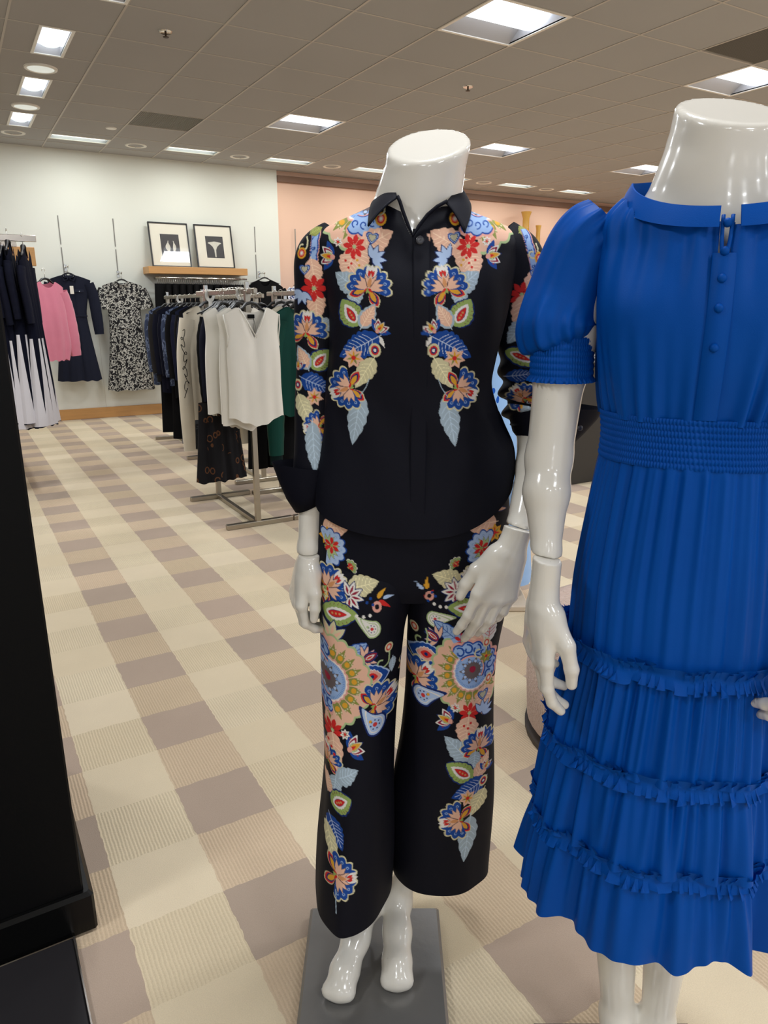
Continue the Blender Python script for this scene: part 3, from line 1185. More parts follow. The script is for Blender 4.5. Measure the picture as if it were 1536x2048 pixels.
lens_m = glow('light_lens', (238, 246, 255), LAMP)
lens_w = glow('light_lens_near_wall', (240, 252, 240), LAMP * 0.8)
refl_m = mat('light_reflector', (176, 176, 180), 0.35)


def troffer_parts(t, w, l, lens, lens_half, axis='x'):
    """recessed light: frame, sloping reflectors, glowing lens along x"""
    a, bq = w / 2, l / 2
    fr = 0.022
    m = MB()
    m.box(-a, a, -bq, -bq + fr, -0.006, 0.01, 0.002).box(-a, a, bq - fr, bq, -0.006, 0.01, 0.002)
    m.box(-a, -a + fr, -bq + fr, bq - fr, -0.006, 0.01, 0.002).box(a - fr, a, -bq + fr, bq - fr, -0.006, 0.01, 0.002)
    m.build('frame', white_metal, t)
    a -= fr
    bq -= fr
    h = 0.085
    c = lens_half
    m = MB()
    m.add([(-a, -bq, 0), (a, -bq, 0), (a, -c, h), (-a, -c, h)], [(0, 1, 2, 3)])
    m.add([(-a, bq, 0), (-a, c, h), (a, c, h), (a, bq, 0)], [(0, 1, 2, 3)])
    m.add([(-a, -bq, 0), (-a, -c, h), (-a, c, h), (-a, bq, 0)], [(0, 1, 2, 3)])
    m.add([(a, -bq, 0), (a, bq, 0), (a, c, h), (a, -c, h)], [(0, 1, 2, 3)])
    m.add([(-a, -c, h), (a, -c, h), (a, c, h), (-a, c, h)], [(0, 1, 2, 3)])
    m.build('reflector', refl_m, t)
    n = 10
    rows = []
    for k in range(n + 1):
        an = math.pi * k / n
        rows.append((-c * math.cos(an), h - 0.004 - 0.07 * math.sin(an)))
    e = a * 0.93
    v = [(x, y, z) for (y, z) in rows for x in (-e, e)]
    f = [(2 * k, 2 * k + 2, 2 * k + 3, 2 * k + 1) for k in range(n)]
    f += [tuple(2 * k for k in range(n, -1, -1)), tuple(2 * k + 1 for k in range(n + 1))]
    o = mesh_obj('lens', v, f, lens, t)
    auto_smooth(o, 40)
    return t


def lamp(x, y, w, l, power, col):
    """the light a fitting gives, spread over its opening"""
    d = bpy.data.lights.new('lamp', 'AREA')
    d.shape = 'RECTANGLE'
    d.size, d.size_y = w, l
    d.energy = power
    d.color = col
    o = bpy.data.objects.new('lamp', d)
    COL.objects.link(o)
    o.location = (x, y, CEIL - 0.012)


TROF_LABEL = {
    (1, -1): 'recessed square ceiling light with bright curved lens, largest one, at the top of the photo',
    (1, 4): 'recessed square ceiling light above and left of the black floral shirt mannequin',
    (5, 4): 'recessed square ceiling light just right of the floral shirt mannequin neck',
    (5, -1): 'recessed square ceiling light above the blue dress mannequin neck',
    (9, 4): 'recessed square ceiling light beside the blue dress mannequin left shoulder',
    (-3, 0): 'recessed ceiling light cut by the top edge, above the narrow lights on the left',
}
for (i, j) in troffers:
    lab = TROF_LABEL.get((i, j))
    t = thing('ceiling_light', lab or 'recessed square ceiling light further along the store ceiling', 'ceiling light',
              (cx(i + 0.5), cyy(j + 0.5), CEIL), 0, 'recessed square ceiling lights')
    troffer_parts(t, TILE, TILE, lens_m, 0.15)
    lamp(cx(i + 0.5), cyy(j + 0.5), 0.52, 0.36, POWER, (0.93, 0.965, 1.0))
NL = ('narrow recessed ceiling light at far left, nearest of the three with a dome', 'narrow recessed ceiling light at far left between the two flat round white discs',
      'narrow recessed ceiling light at far left, farthest one, near the white wall')
for (i, j), lab in zip(narrow, NL):
    t = thing('narrow_ceiling_light', lab, 'ceiling light', (cx(i + 0.49), cyy(j + 0.5), CEIL), 0, 'narrow ceiling lights on the left')
    troffer_parts(t, TILE * 0.36, TILE, lens_m, 0.255)
    lamp(cx(i + 0.49), cyy(j + 0.5), 0.17, 0.5, POWER * 0.4, (0.93, 0.97, 1.0))
    m = MB().lathe([(0.001, -0.002), (0.05, 0.004), (0.08, 0.02), (0.092, 0.05)], 24)
    auto_smooth(m.build('dome', glow('dome_glow', (214, 244, 240), LAMP * 0.5), t, (0, 0.1, 0)), 60)
WL = ('above the rack of navy knit dresses', 'above the two framed flower pictures', 'at the corner where white wall meets peach wall', 'left of the floral shirt mannequin neck, along the peach wall',
      'hidden mostly by the floral shirt mannequin neck', 'right of the floral shirt mannequin neck, along the peach wall', 'left of the blue dress shoulder, along the peach wall')
for (i, j), lab in zip(wallwash, WL):
    t = thing('wall_wash_light', 'long recessed ceiling light ' + lab, 'ceiling light', (cx(i + 0.5), cyy(j + 0.48), CEIL), 0, 'recessed lights along the back wall')
    troffer_parts(t, TILE, TILE * 0.4, lens_w, 0.094)
    lamp(cx(i + 0.5), cyy(j + 0.48), 0.54, 0.16, POWER * 0.31, (0.95, 0.98, 0.94))

chrome = mat('chrome', (214, 212, 206), 0.12, 1.0)
dark_in = mat('dark_recess', (70, 66, 62), 0.5)


def downlight(x, y, lab):
    t = thing('downlight', lab, 'downlight', (x, y, CEIL), 0, 'round recessed downlights along the back wall')
    auto_smooth(MB().lathe([(0.085, -0.004), (0.115, -0.007), (0.118, 0.0), (0.085, 0.002)], 28, cap=False).build('trim_ring', white_metal, t), 40)
    auto_smooth(MB().lathe([(0.086, -0.003), (0.07, 0.03), (0.045, 0.055), (0.001, 0.06)], 24, cap=False).build('cone', chrome, t), 50)
    auto_smooth(MB().lathe([(0.001, 0.012), (0.022, 0.016), (0.03, 0.035), (0.02, 0.058)], 16).build('bulb', glow('bulb_glow', (255, 250, 238), 0.9), t), 60)


DL = ('at the far left, beside the narrow lights', 'between the two lights nearest the framed pictures', 'above the framed pictures, right of them', 'over the peach wall left of the neck',
      'just right of the floral shirt mannequin neck', 'over the peach wall, left of the blue shoulder')
for ccx, lab in zip((-2.55, -0.52, 1.47, 3.5, 7.54, 9.53), DL):
    downlight(cx(ccx), cyy(7.55), 'round recessed downlight ' + lab)
disc_m = glow('disc_glow', (226, 238, 232), 0.14)
for yy, lab in ((3.56, 'flat round white ceiling light between the nearest two narrow lights'), (5.6, 'flat round white ceiling light between the farthest two narrow lights')):
    t = thing('round_ceiling_light', lab, 'ceiling light', (cx(-2.52), cyy(yy), CEIL), 0, 'flat round ceiling lights')
    auto_smooth(MB().lathe([(0.001, -0.014), (0.085, -0.012), (0.096, -0.009)], 32).build('lens', disc_m, t), 40)
    auto_smooth(MB().lathe([(0.094, -0.008), (0.104, -0.014), (0.116, -0.01), (0.12, 0.0)], 32, cap=False).build('trim_ring', white_metal, t), 40)
for ccx, ccy, lab in ((-1.49, 1.54, 'sprinkler head in the ceiling at the upper left'), (2.54, 1.5, 'sprinkler head in the ceiling right of the largest light')):
    t = thing('ceiling_sprinkler', lab, 'sprinkler', (cx(ccx), cyy(ccy), CEIL), 0, 'ceiling sprinklers')
    auto_smooth(MB().lathe([(0.012, -0.006), (0.04, -0.007), (0.044, 0.0)], 22).build('escutcheon', chrome, t), 40)
    auto_smooth(MB().lathe([(0.018, -0.034), (0.02, -0.031), (0.006, -0.028), (0.007, -0.004)], 14).build('nozzle', mat('brass_dark', (66, 52, 40), 0.4, 0.8), t), 40)
tag(auto_smooth(MB().lathe([(0.02, -0.01), (0.05, -0.008), (0.055, 0.0)], 22).build('smoke_detector', white_metal, loc=(cx(-1.17), cyy(6.38), CEIL)), 40),
    'small round white detector on the ceiling near the long wall light', 'detector')
grey_p = mat('grey_vent_metal', (142, 138, 130), 0.5)
for (i, j), lab in zip(panels_grey, ('grey air return panel in the ceiling above the framed pictures', 'dark grey air return panel at the upper right ceiling corner')):
    t = thing('air_return', lab, 'ceiling vent', (cx(i + 0.5), cyy(j + 0.5), CEIL), 0, 'grey ceiling air returns')
    h = TILE / 2
    MB().box(-h, h, -h, h, 0.004, 0.014).build('panel', grey_p, t)
    m = MB()
    for k in range(40):
        x = -h + (k + 0.5) * TILE / 40
        m.box(x - 0.002, x + 0.002, -h + 0.02, h - 0.02, 0.0, 0.005)
    m.build('grille', mat('vent_slats', (126, 122, 116), 0.5), t)

# ------------------------------------------------------------------ black fixture at the near left
black = mat('black_laminate', (10, 10, 11), 0.55, bump=(160, 0.06), spec=0.12)
blackg = mat('black_gloss_edge', (9, 9, 9), 0.22, spec=0.22)
t = thing('display_partition', 'tall black display partition on a black plinth at the left edge', 'display partition', (0.05, 1.45, 0))
MB().box(-1.3, 0.034, 0.012, 0.62, 0.10, 2.0, 0.006).build('panel', black, t)
MB().box(-1.3, 0.052, -0.005, 0.68, 0.0, 0.105, 0.008).build('plinth', blackg, t)
MB().box(-1.3, 0.05, 0.60, 0.64, 0.09, 0.4, 0.004).build('back_panel', mat('grey_laminate', (92, 96, 104), 0.4), t)
t = thing('floor_platform', 'low black platform with a thin metal edge on the carpet, bottom left corner', 'platform', (0.0, 0.9, 0))
MB().box(-1.3, 0.048, -0.9, 0.54, 0.0, 0.012, 0.003).build('platform_surface', mat('dark_tile', (34, 32, 34), 0.45, vary=0.1, spec=0.2), t)
MB().box(0.048, 0.053, -0.9, 0.54, 0.0, 0.014, 0.001).build('metal_edge', mat('steel_edge', (196, 188, 180), 0.3, 1.0), t)
# ------------------------------------------------------------------ hanging clothes
satin = lambda n, c: fabric(n, c, 0.5, 0.1, 900, 0.05)
steel = mat('brushed_steel', (176, 168, 154), 0.35, 1.0, bump=(200, 0.03))
hanger_m = mat('hanger_black', (24, 24, 26), 0.4)


def cloth(nu=41, nv=36, sw=0.2, length=0.65, drop=0.05, nw=0.08, nf=0.1, nb=0.02, vneck=False, prof=((0, 1), (1, 1)),
          depth=(0.02, 0.05, 0.06), fold=0.006, nfold=5, hem=0.0, seed=1, square=False, gather=0.6):
    """front and back sheets of a hanging garment; x across, -y front, z = 0 at the neck"""
    u = np.linspace(-1, 1, nu)[None, :]
    v = np.linspace(0, 1, nv)[:, None]
    pw = np.interp(v, [p[0] for p in prof], [p[1] for p in prof]) * sw
    pw = interp([(p[0], p[1]) for p in prof], v[:, 0])[:, 0][:, None] * sw
    ax = np.abs(u) * sw
    V, F = [], []
    for side in (-1, 1):
        nd = nf if side < 0 else nb
        k = np.clip(ax / max(nw, 1e-4), 0, 1)
        inn = -nd * ((1 - k) if vneck and side < 0 else (1 - k ** 2.4))
        out = -drop * np.clip((ax - nw) / max(sw - nw, 1e-4), 0, 1) ** 1.25
        top = np.where(ax < nw, inn, out)
        if square:
            top = 0 * top
        bot = -length + hem * (1 - np.cos(u * math.pi)) * 0.5 + 0.006 * wobble(u * 3 + seed, seed + 5 * side, 4)
        z = top + (bot - top) * v
        dep = interp([(0, depth[0]), (0.35, depth[1]), (1, depth[2])], v[:, 0])[:, 0][:, None]
        y = side * dep * np.sqrt(np.maximum(1 - u * u, 0)) ** 0.9
        fo = sum(np.sin(u * math.pi * (nfold * a + b) + ph + 0.6 * np.sin(v * 2.3 + ph)) * g for a, b, ph, g in
                 [(1, 0.3, seed * 1.7 + side, 0.6), (1.9, 0.1, seed * 2.9 + side, 0.35), (0.55, 0.2, seed * 0.6, 0.6)])
        y = y + fold * fo * (gather * v ** 0.7 + (1 - gather) * np.sqrt(v)) * (1 - 0.6 * u ** 6)
        x = u * pw + 0.25 * fold * fo * v
        P = np.stack([x + 0 * z, y + 0 * z, z], -1).reshape(-1, 3)
        f = grid_faces(nv, nu)
        if side > 0:
            f = f[:, ::-1]
        F.append(f + len(V) * nu * nv)
        V.append(P)
    return np.concatenate(V), np.concatenate(F)


def tube_cloth(path, rad, nseg=30, n=20, flat=0.55, fold=0.004, seed=1, wrinkle=0.0):
    """sleeve or trouser leg: path of points, radii along it; flattened across y"""
    path = np.array(path, float)
    t0 = np.linspace(0, 1, len(path))
    t = np.linspace(0, 1, nseg)
    P = interp([(a, *p) for a, p in zip(t0, path)], t)
    r = interp([(a, b) for a, b in zip(np.linspace(0, 1, len(rad)), rad)], t)[:, 0]
    T = np.gradient(P, axis=0)
    T /= np.linalg.norm(T, axis=1)[:, None]
    up = np.array([0, 1.0, 0])
    A = np.cross(T, up)
    A /= np.maximum(np.linalg.norm(A, axis=1), 1e-6)[:, None]
    B = np.cross(A, T)
    ph = np.linspace(0, 2 * np.pi, n, endpoint=False)
    fo = folds(ph, seed, 5, 3, 8)[None, :] * fold * np.linspace(0.3, 1, nseg)[:, None]
    if wrinkle:
        fo = fo + wrinkle * np.sin(t * 46 + seed)[:, None] * (0.6 + 0.4 * np.sin(ph * 2 + seed))[None, :]
    rr = r[:, None] + fo
    V = P[:, None, :] + A[:, None, :] * (rr * np.cos(ph))[..., None] + B[:, None, :] * (rr * flat * np.sin(ph))[..., None]
    return V.reshape(-1, 3), grid_faces(nseg, n, True)


def hook_mesh(m=None):
    pts = [(0, 0, 0.0), (0, 0, 0.035)]
    for a in np.linspace(-60, 190, 12):
        pts.append((0.016 * math.cos(R(a)) - 0.006, 0, 0.062 + 0.02 * math.sin(R(a))))
    return MB().tube(pts, 0.0022, 6)


def make_hanger(label, loc, rotz, w=0.19, group='black clothes hangers', color=None):
    t = thing('clothes_hanger', label, 'hanger', loc, rotz, group)
    m = MB()
    pts = [(-w, 0, -0.055), (-w * 0.75, 0, -0.04), (-w * 0.35, 0, -0.008), (-0.03, 0, 0.014), (0, 0, 0.02), (0.03, 0, 0.014), (w * 0.35, 0, -0.008), (w * 0.75, 0, -0.04), (w, 0, -0.055)]
    m.tube(pts, [0.008, 0.01, 0.012, 0.016, 0.017, 0.016, 0.012, 0.01, 0.008], 8, flat=0.6)
    m.build('shoulder_bar', color or hanger_m, t, smooth=True)
    hook_mesh().build('hook', chrome, t, (0, 0, 0.02), smooth=True)
    return t


HANG = {}


def hang(label, loc, rotz, w=0.19, group='black clothes hangers'):
    k = round(w, 2)
    label = trim(label)
    if k not in HANG:
        HANG[k] = make_hanger(label, loc, rotz, w, group)
        return HANG[k]
    return dup(HANG[k], loc, label, rotz, group)


SHEET = {}


def garment(name, label, cat, loc, rotz, material, kw, sleeves=None, group=None, extra=None, body='body'):
    """hanging garment as a thing: body (> trims) and two sleeves"""
    t = thing(name, label, cat, loc, rotz, group)
    v, f = cloth(**kw)
    bd = mesh_obj(body, v, f, material, t)
    if sleeves:
        sw, dr = kw.get('sw', 0.2), kw.get('drop', 0.05)
        for s in (-1, 1):
            L, r0, r1, out = sleeves[:4]
            p = [(s * (sw - 0.03), 0, -dr - 0.035), (s * (sw + out * 0.35), 0.0, -dr - L * 0.3), (s * (sw + out * 0.8), -0.01, -dr - L * 0.7), (s * (sw + out), -0.015, -dr - L)]
            v, f = tube_cloth(p, (r0, r0 * 0.95, (r0 + r1) * 0.52, r1), fold=0.004, seed=kw.get('seed', 1) + 7 * s, wrinkle=0.0015)
            o = mesh_obj('sleeve', v, f, sleeves[4] if len(sleeves) > 4 else material, t)
    if extra:
        extra(t, bd)
    return t


def rack(loc, label, y0, y1, rz, xl, xr, posts, group='steel clothes racks', low=True):
    """floor rack: two feet across, a spine, posts, a top rail along y"""
    t = thing('clothes_rack', label, 'clothes rack', loc, 0, group)
    for py in posts:
        MB().box(-0.016, 0.016, py - 0.016, py + 0.016, 0.03, rz + 0.0, 0.002).build('post', steel, t)
        MB().box(xl, xr, py - 0.02, py + 0.02, 0.0, 0.032, 0.003).build('foot', steel, t)
        MB().box(-0.012, 0.012, py - 0.012, py + 0.012, rz, rz + 0.05, 0.002).build('post_cap', chrome, t)
    MB().box(-0.016, 0.016, min(posts), max(posts), 0.002, 0.03, 0.002).build('spine', steel, t)
    m = MB()
    m.box(-0.011, 0.011, y0, y1, rz - 0.02, rz + 0.012, 0.004)
    m.build('rail', steel, t)
    return t


HZ = 1.445
rack((1.54, 4.6, 0), 'steel clothes rack holding the white sleeveless blouses', -0.52, 0.62, HZ, -0.21, 0.235, (-0.38, 0.42))
rack((2.02, 4.6, 0), 'steel clothes rack holding the dark green blouse, beside the mannequin sleeve', -0.5, 0.5, HZ, -0.235, 0.25, (-0.38, 0.38))
rack((1.96, 7.1, 0), 'steel clothes rack of dark garments, behind the white blouses, farther from camera', -0.62, 0.7, HZ + 0.005, -0.24, 0.24, (-0.6, 0.6))
rack((2.02, 5.75, 0), 'steel clothes rack of black garments behind the green blouse rack', -0.55, 0.55, HZ - 0.01, -0.24, 0.24, (-0.4, 0.4))

ivory = fabric('ivory_crepe', (222, 218, 208), 0.7, 0.1, 500, 0.1, 0.03)
cream_k = fabric('cream_knit', (212, 202, 182), 0.9, 0.2, 260, 0.3, 0.05)
navy_f = fabric('navy_fabric', (15, 17, 32), 0.85)
navy_s = satin('navy_satin', (18, 22, 44))
black_f = fabric('black_fabric', (12, 12, 14), 0.88)
char_f = fabric('charcoal_fabric', (38, 36, 36), 0.85)
green_s = satin('dark_green_satin', (10, 62, 54))
bluepr = blotch('blue_grey_print', [(52, 62, 86), (104, 116, 142), (32, 40, 62)], 26, (1, 1, 0.6), thresholds=(0.52, 0.6))
chainpr = blotch('black_chain_print', [(14, 13, 17), (88, 56, 34)], 20, (1, 1, 0.8), 'rings', (0.66,))
plaid = blotch('black_plaid', [(18, 18, 20), (46, 48, 52)], 26, (0.2, 0.2, 1), thresholds=(0.57,))
NECK = HZ - 0.085


def vneck_extras(t, bd):
    MB().box(-0.022, 0.022, -0.004, 0.0, -0.012, 0.01, 0.001).build('brand_label', black_f, bd, (0, 0.014, -0.05))
    m = MB().tube([(-0.001, -0.02, -0.062), (-0.006, -0.024, -0.11), (0.0, -0.026, -0.15), (0.006, -0.024, -0.11), (0.001, -0.02, -0.062)], 0.0012, 5, caps=False)
    m.build('hang_tie', black_f, bd)
    MB().tube([(-0.082, -0.02, -0.012), (-0.04, -0.034, -0.09), (0, -0.042, -0.165), (0.04, -0.034, -0.09), (0.082, -0.02, -0.012)], 0.004, 6).build('neck_band', ivory, bd, smooth=True)
    for s in (-1, 1):
        MB().tube([(s * 0.178, 0.0, -0.04), (s * 0.172, -0.012, -0.1), (s * 0.16, -0.014, -0.17), (s * 0.168, -0.006, -0.22)], 0.0035, 6).build('armhole_band', ivory, bd, smooth=True)


BL = dict(sw=0.175, length=0.68, drop=0.04, nw=0.085, nf=0.17, nb=0.03, vneck=True, prof=((0, 1), (0.18, 0.94), (0.35, 0.98), (0.7, 0.98), (1, 1.03)), depth=(0.018, 0.05, 0.06), fold=0.008, nfold=2, hem=0.05, seed=3)
WX = 1.54
garment('sleeveless_blouse', 'white sleeveless V-neck blouse facing out at the front of the rack', 'blouse', (WX - 0.02, 4.10, NECK - 0.01), R(6), ivory, BL, extra=vneck_extras, group='white sleeveless blouses')
hang('hanger of the front white V-neck blouse', (WX - 0.02, 4.11, NECK - 0.005), R(6), 0.15)
for k, (y, rz, dx, lab) in enumerate(((4.21, 20, -0.05, 'white sleeveless blouse directly behind the front white V-neck blouse'),
                                      (4.36, 28, -0.10, 'white sleeveless blouse third from the front, at the left end of the white ones'))):
    kw = dict(BL, seed=11 + k * 5, length=0.72 - 0.05 * k, nf=0.12, prof=((0, 1), (0.2, 0.9), (0.4, 0.96), (1, 1.0)))
    garment('sleeveless_blouse', lab, 'blouse', (WX + dx, y, NECK - 0.01), R(rz), ivory, kw, group='white sleeveless blouses')
    hang('hanger of the ' + lab, (WX + dx, y + 0.005, NECK - 0.005), R(rz), 0.15)

NV = dict(sw=0.19, length=0.8, drop=0.05, nw=0.08, nf=0.08, nb=0.02, prof=((0, 1), (0.3, 1), (1, 1.05)), depth=(0.02, 0.045, 0.05), fold=0.008, nfold=3, hem=0.02, seed=5)


def script_trim(t, bd):
    """black swirling line down the sleeve of the cream cardigan"""
    pts = []
    for s in np.linspace(0, 1, 90):
        pts.append((-0.232 + 0.014 * math.sin(s * 42) + 0.006 * math.sin(s * 17 + 1), -0.056 - 0.012 * math.sin(s * 3), -0.16 - 0.42 * s + 0.02 * math.sin(s * 55)))
    MB().tube(pts, 0.0024, 5).build('swirl_embroidery', black_f, bd, smooth=True)


garment('skirt', 'long black skirt with gold chain print below the white blouses', 'skirt', (1.39, 4.44, 0.78), R(10), chainpr,
        dict(sw=0.13, length=0.5, nw=0.0, square=True, prof=((0, 1), (0.5, 1.14), (1, 1.36)), depth=(0.03, 0.05, 0.07), fold=0.016, nfold=3, seed=9), group=None)
for k, (y, dx, rz, m, L, lab) in enumerate(((4.66, 0.05, 8, navy_f, 0.72, 'navy long sleeve blouse just behind the white sleeveless blouses'),
                                            (4.80, 0.07, 8, black_f, 0.78, 'black long sleeve top between the navy blouse and the cream cardigan'))):
    garment('long_sleeve_blouse', lab, 'blouse', (WX + dx, y, NECK), R(rz), m, dict(NV, seed=20 + k, length=L, sw=0.165), (0.6, 0.065, 0.045, 0.02), group='dark blouses on the near rack')
    hang('hanger of the ' + lab, (WX + dx, y, NECK + 0.005), R(rz), 0.17)
garment('cardigan', 'cream knit cardigan with black swirling embroidery on the sleeve', 'cardigan', (WX + 0.0, 4.98, NECK), R(10), cream_k, dict(NV, seed=31, length=0.78),
        (0.92, 0.056, 0.04, 0.03), extra=script_trim)
hang('hanger of the cream knit cardigan', (WX, 4.98, NECK + 0.005), R(12), 0.17)
garment('long_sleeve_blouse', 'dark navy blouse with small orange flecks behind the cream cardigan', 'blouse', (WX + 0.03, 5.1, NECK), R(8), blotch('navy_orange_fleck', [(20, 22, 38), (120, 70, 44)], 34, (1, 1, 1), thresholds=(0.68,)),
        dict(NV, seed=35, length=0.75), (0.6, 0.06, 0.045, 0.0), group='dark blouses on the near rack')
hang('hanger of the flecked navy blouse', (WX + 0.03, 5.1, NECK + 0.005), R(8), 0.17)
# more hangers bunched on the near rail
for k in range(9):
    hang('black hanger bunched on the rail above the white sleeveless blouses', (WX - 0.01, 4.28 + 0.055 * k, NECK + 0.004), R(8 + 5 * math.sin(k * 2.1)), 0.15, 'hangers bunched on the near rail')

# far rack, from its near end
FAR = ((6.56, 'black_f', 1.0, 'black plaid', 'long black garment at the near end of the far rack'), (6.7, 'navy_s', 0.95, '', 'shiny navy blouse second on the far rack, left of the cream cardigan'),
       (6.86, 'black_f', 1.1, '', 'black long garment behind the shiny navy blouse on the far rack'), (7.02, 'bluepr', 0.9, '', 'blue grey print blouse in the middle of the far rack'),
       (7.18, 'navy_f', 1.05, '', 'navy garment just behind the blue grey print blouse on the far rack'), (7.36, 'navy_f', 1.1, '', 'navy long garment third from the far end of the far rack'),
       (7.52, 'char_f', 1.0, '', 'charcoal jacket second from the far end of the far rack'), (7.7, 'bluepr', 1.0, '', 'blue grey print garment at the far end of the far rack'))
for k, (y, mn, L, _, lab) in enumerate(FAR):
    garment('long_sleeve_blouse', lab, 'blouse', (1.955, y, NECK), R(4 + 3 * math.sin(k * 1.9)), {'black_f': black_f, 'navy_s': navy_s, 'bluepr': bluepr, 'navy_f': navy_f, 'char_f': char_f}[mn],
            dict(NV, seed=50 + k, length=0.75 + 0.05 * (k % 3), sw=0.2), (0.6, 0.06, 0.045, 0.0), group='dark clothes on the far rack')
    hang('hanger of the ' + lab, (1.955, y, NECK + 0.005), R(4), 0.17)
LOW = ((6.5, plaid, 'black plaid trousers lowest at the near end of the far rack'), (6.78, bluepr, 'blue grey print trousers beside the black plaid trousers'), (7.1, black_f, 'black trousers in the middle of the far rack, near the floor'), (7.55, black_f, 'black trousers at the far end of the far rack'))
for k, (y, m, lab) in enumerate(LOW):
    t = thing('hanging_trousers', lab, 'trousers', (1.93, y, 0.72), R(3), 'trousers on the far rack')
    for s in (-1, 1):
        v, f = tube_cloth([(s * 0.065, 0, 0), (s * 0.075, 0, -0.3), (s * 0.085, 0, -0.62)], (0.08, 0.08, 0.085), flat=0.5, fold=0.006, seed=k * 3 + s)
        mesh_obj('trouser_leg', v, f, m, t)

# green blouse rack
garment('long_sleeve_blouse', 'dark green satin long sleeve blouse hanging beside the floral sleeve', 'blouse', (2.005, 4.52, NECK - 0.005), R(4), green_s,
        dict(NV, sw=0.185, seed=71, length=0.72), (0.92, 0.075, 0.05, 0.03), group=None,
        extra=lambda t, bd: [MB().tube([(s * 0.215, -0.015, -1.03), (s * 0.215, -0.015, -0.965)], 0.046, 14, caps=False, flat=0.55).build('cuff', fabric('green_cuff', (8, 26, 26)), t, smooth=True) for s in (-1, 1)])
hang('hanger of the dark green satin blouse', (2.005, 4.52, NECK), R(4), 0.17)
for k, (y, dx, m, L, lab) in enumerate(((4.66, -0.01, cream_k, 0.62, 'cream top just behind the dark green satin blouse'), (4.8, -0.02, black_f, 0.7, 'black top second behind the dark green satin blouse'),
                                        (4.95, 0.0, navy_f, 0.72, 'dark navy top third behind the dark green satin blouse'))):
    garment('long_sleeve_blouse', lab, 'blouse', (2.02 + dx, y, NECK), R(5), m, dict(NV, seed=80 + k, length=L), (0.5, 0.06, 0.045, 0.0), group='tops behind the green blouse')
    hang('hanger of the ' + lab, (2.02 + dx, y, NECK + 0.005), R(5), 0.17)
for k, (y, dx) in enumerate(((4.98, -0.12), (4.72, 0.02))):
    t = thing('hanging_trousers', ('black trousers hanging low behind the rack post', 'black trousers hanging low under the dark green blouse')[k], 'trousers', (2.04 + dx, y, 0.8), R(3), 'black trousers under the green blouse rack')
    for s in (-1, 1):
        v, f = tube_cloth([(s * 0.06, 0, 0.1), (s * 0.07, 0, -0.3), (s * 0.08, 0, -0.6)], (0.075, 0.075, 0.08), flat=0.5, fold=0.006, seed=k * 5 + s)
        mesh_obj('trouser_leg', v, f, black_f, t)
for k in range(7):
    y = 5.25 + 0.15 * k
    garment('black_blouse', 'black top hanging on the rack behind the green blouse rack', 'top', (2.02, y, NECK - 0.01), R(5 + 2 * (k % 3)), black_f if k % 2 else navy_f, dict(NV, seed=95 + k, length=0.8 + 0.03 * (k % 3)), (0.45, 0.06, 0.05, 0.0), group='black tops on the rack behind')
    hang('black hanger on the rack behind the green blouse rack', (2.02, y, NECK - 0.005), R(5), 0.17, 'hangers on the rack behind')

paper = mat('sign_card', (196, 192, 190), 0.6)
t = thing('sign_holder', 'small grey sign card clipped under the rail beside the floral sleeve', 'sign', (2.06, 4.88, HZ - 0.02))
MB().box(-0.075, 0.075, -0.002, 0.002, -0.075, -0.02, 0.001).build('card', paper, t)
MB().box(-0.012, 0.012, -0.006, 0.006, -0.024, 0.034, 0.002).build('clip', chrome, t)
white_p = mat('white_plastic', (226, 224, 216), 0.4)
for x, y, lab in ((1.965, 7.25, 'white size marker on the rail of the far rack'), (1.545, 4.95, 'white size marker on the near rail above the cream cardigan'), (1.545, 4.33, 'white size marker on the near rail behind the front white blouse')):
    t = thing('size_marker', lab, 'size marker', (x, y, HZ), 0, 'white size markers')
    m = MB()
    for k in range(16):
        a0, a1 = 2 * math.pi * k / 16, 2 * math.pi * (k + 1) / 16
        r0, r1 = 0.018, 0.042
        m.add([(r * math.sin(a) * 0.8, yy, r * math.cos(a) - 0.02) for yy in (-0.002, 0.002) for r, a in ((r0, a0), (r1, a0), (r1, a1), (r0, a1))],
              [(0, 1, 2, 3), (7, 6, 5, 4), (1, 5, 6, 2), (0, 3, 7, 4)])
    m.build('disc', white_p, t)
    MB().box(-0.012, 0.012, -0.0025, 0.0025, -0.1, -0.058, 0.001).build('tab', white_p, t)

# ------------------------------------------------------------------ back wall: shelf, pictures, rail
t = thing('wall_shelf', 'honey wood shelf on the white wall under two framed pictures', 'shelf', (2.82, WALL_Y, 1.79))
MB().box(-0.63, 0.63, -0.3, 0.0, -0.042, 0.042, 0.004).build('shelf_board', honey, t)
mono = mat('picture_dark', (62, 60, 62), 0.6, vary=0.2)
petal_m = mat('picture_pale', (206, 202, 190), 0.6, vary=0.2, vscale=30)
frame_m = mat('black_frame', (22, 22, 24), 0.35)
mat_board = mat('cream_mat_board', (228, 222, 206), 0.7)


def flower_tall(mb):
    """trumpet shaped blossom on a straight stem"""
    for sg in (-1, 1):
        prof = [(0.0, 0.0), (0.008, 0.0), (0.012, 0.09), (0.03, 0.13), (0.062, 0.16), (0.088, 0.172), (0.082, 0.182), (0.0, 0.196)]
        v = [(sg * x, -0.0016, z) for x, z in prof]
        mb.add(v, [tuple(range(len(v)))])


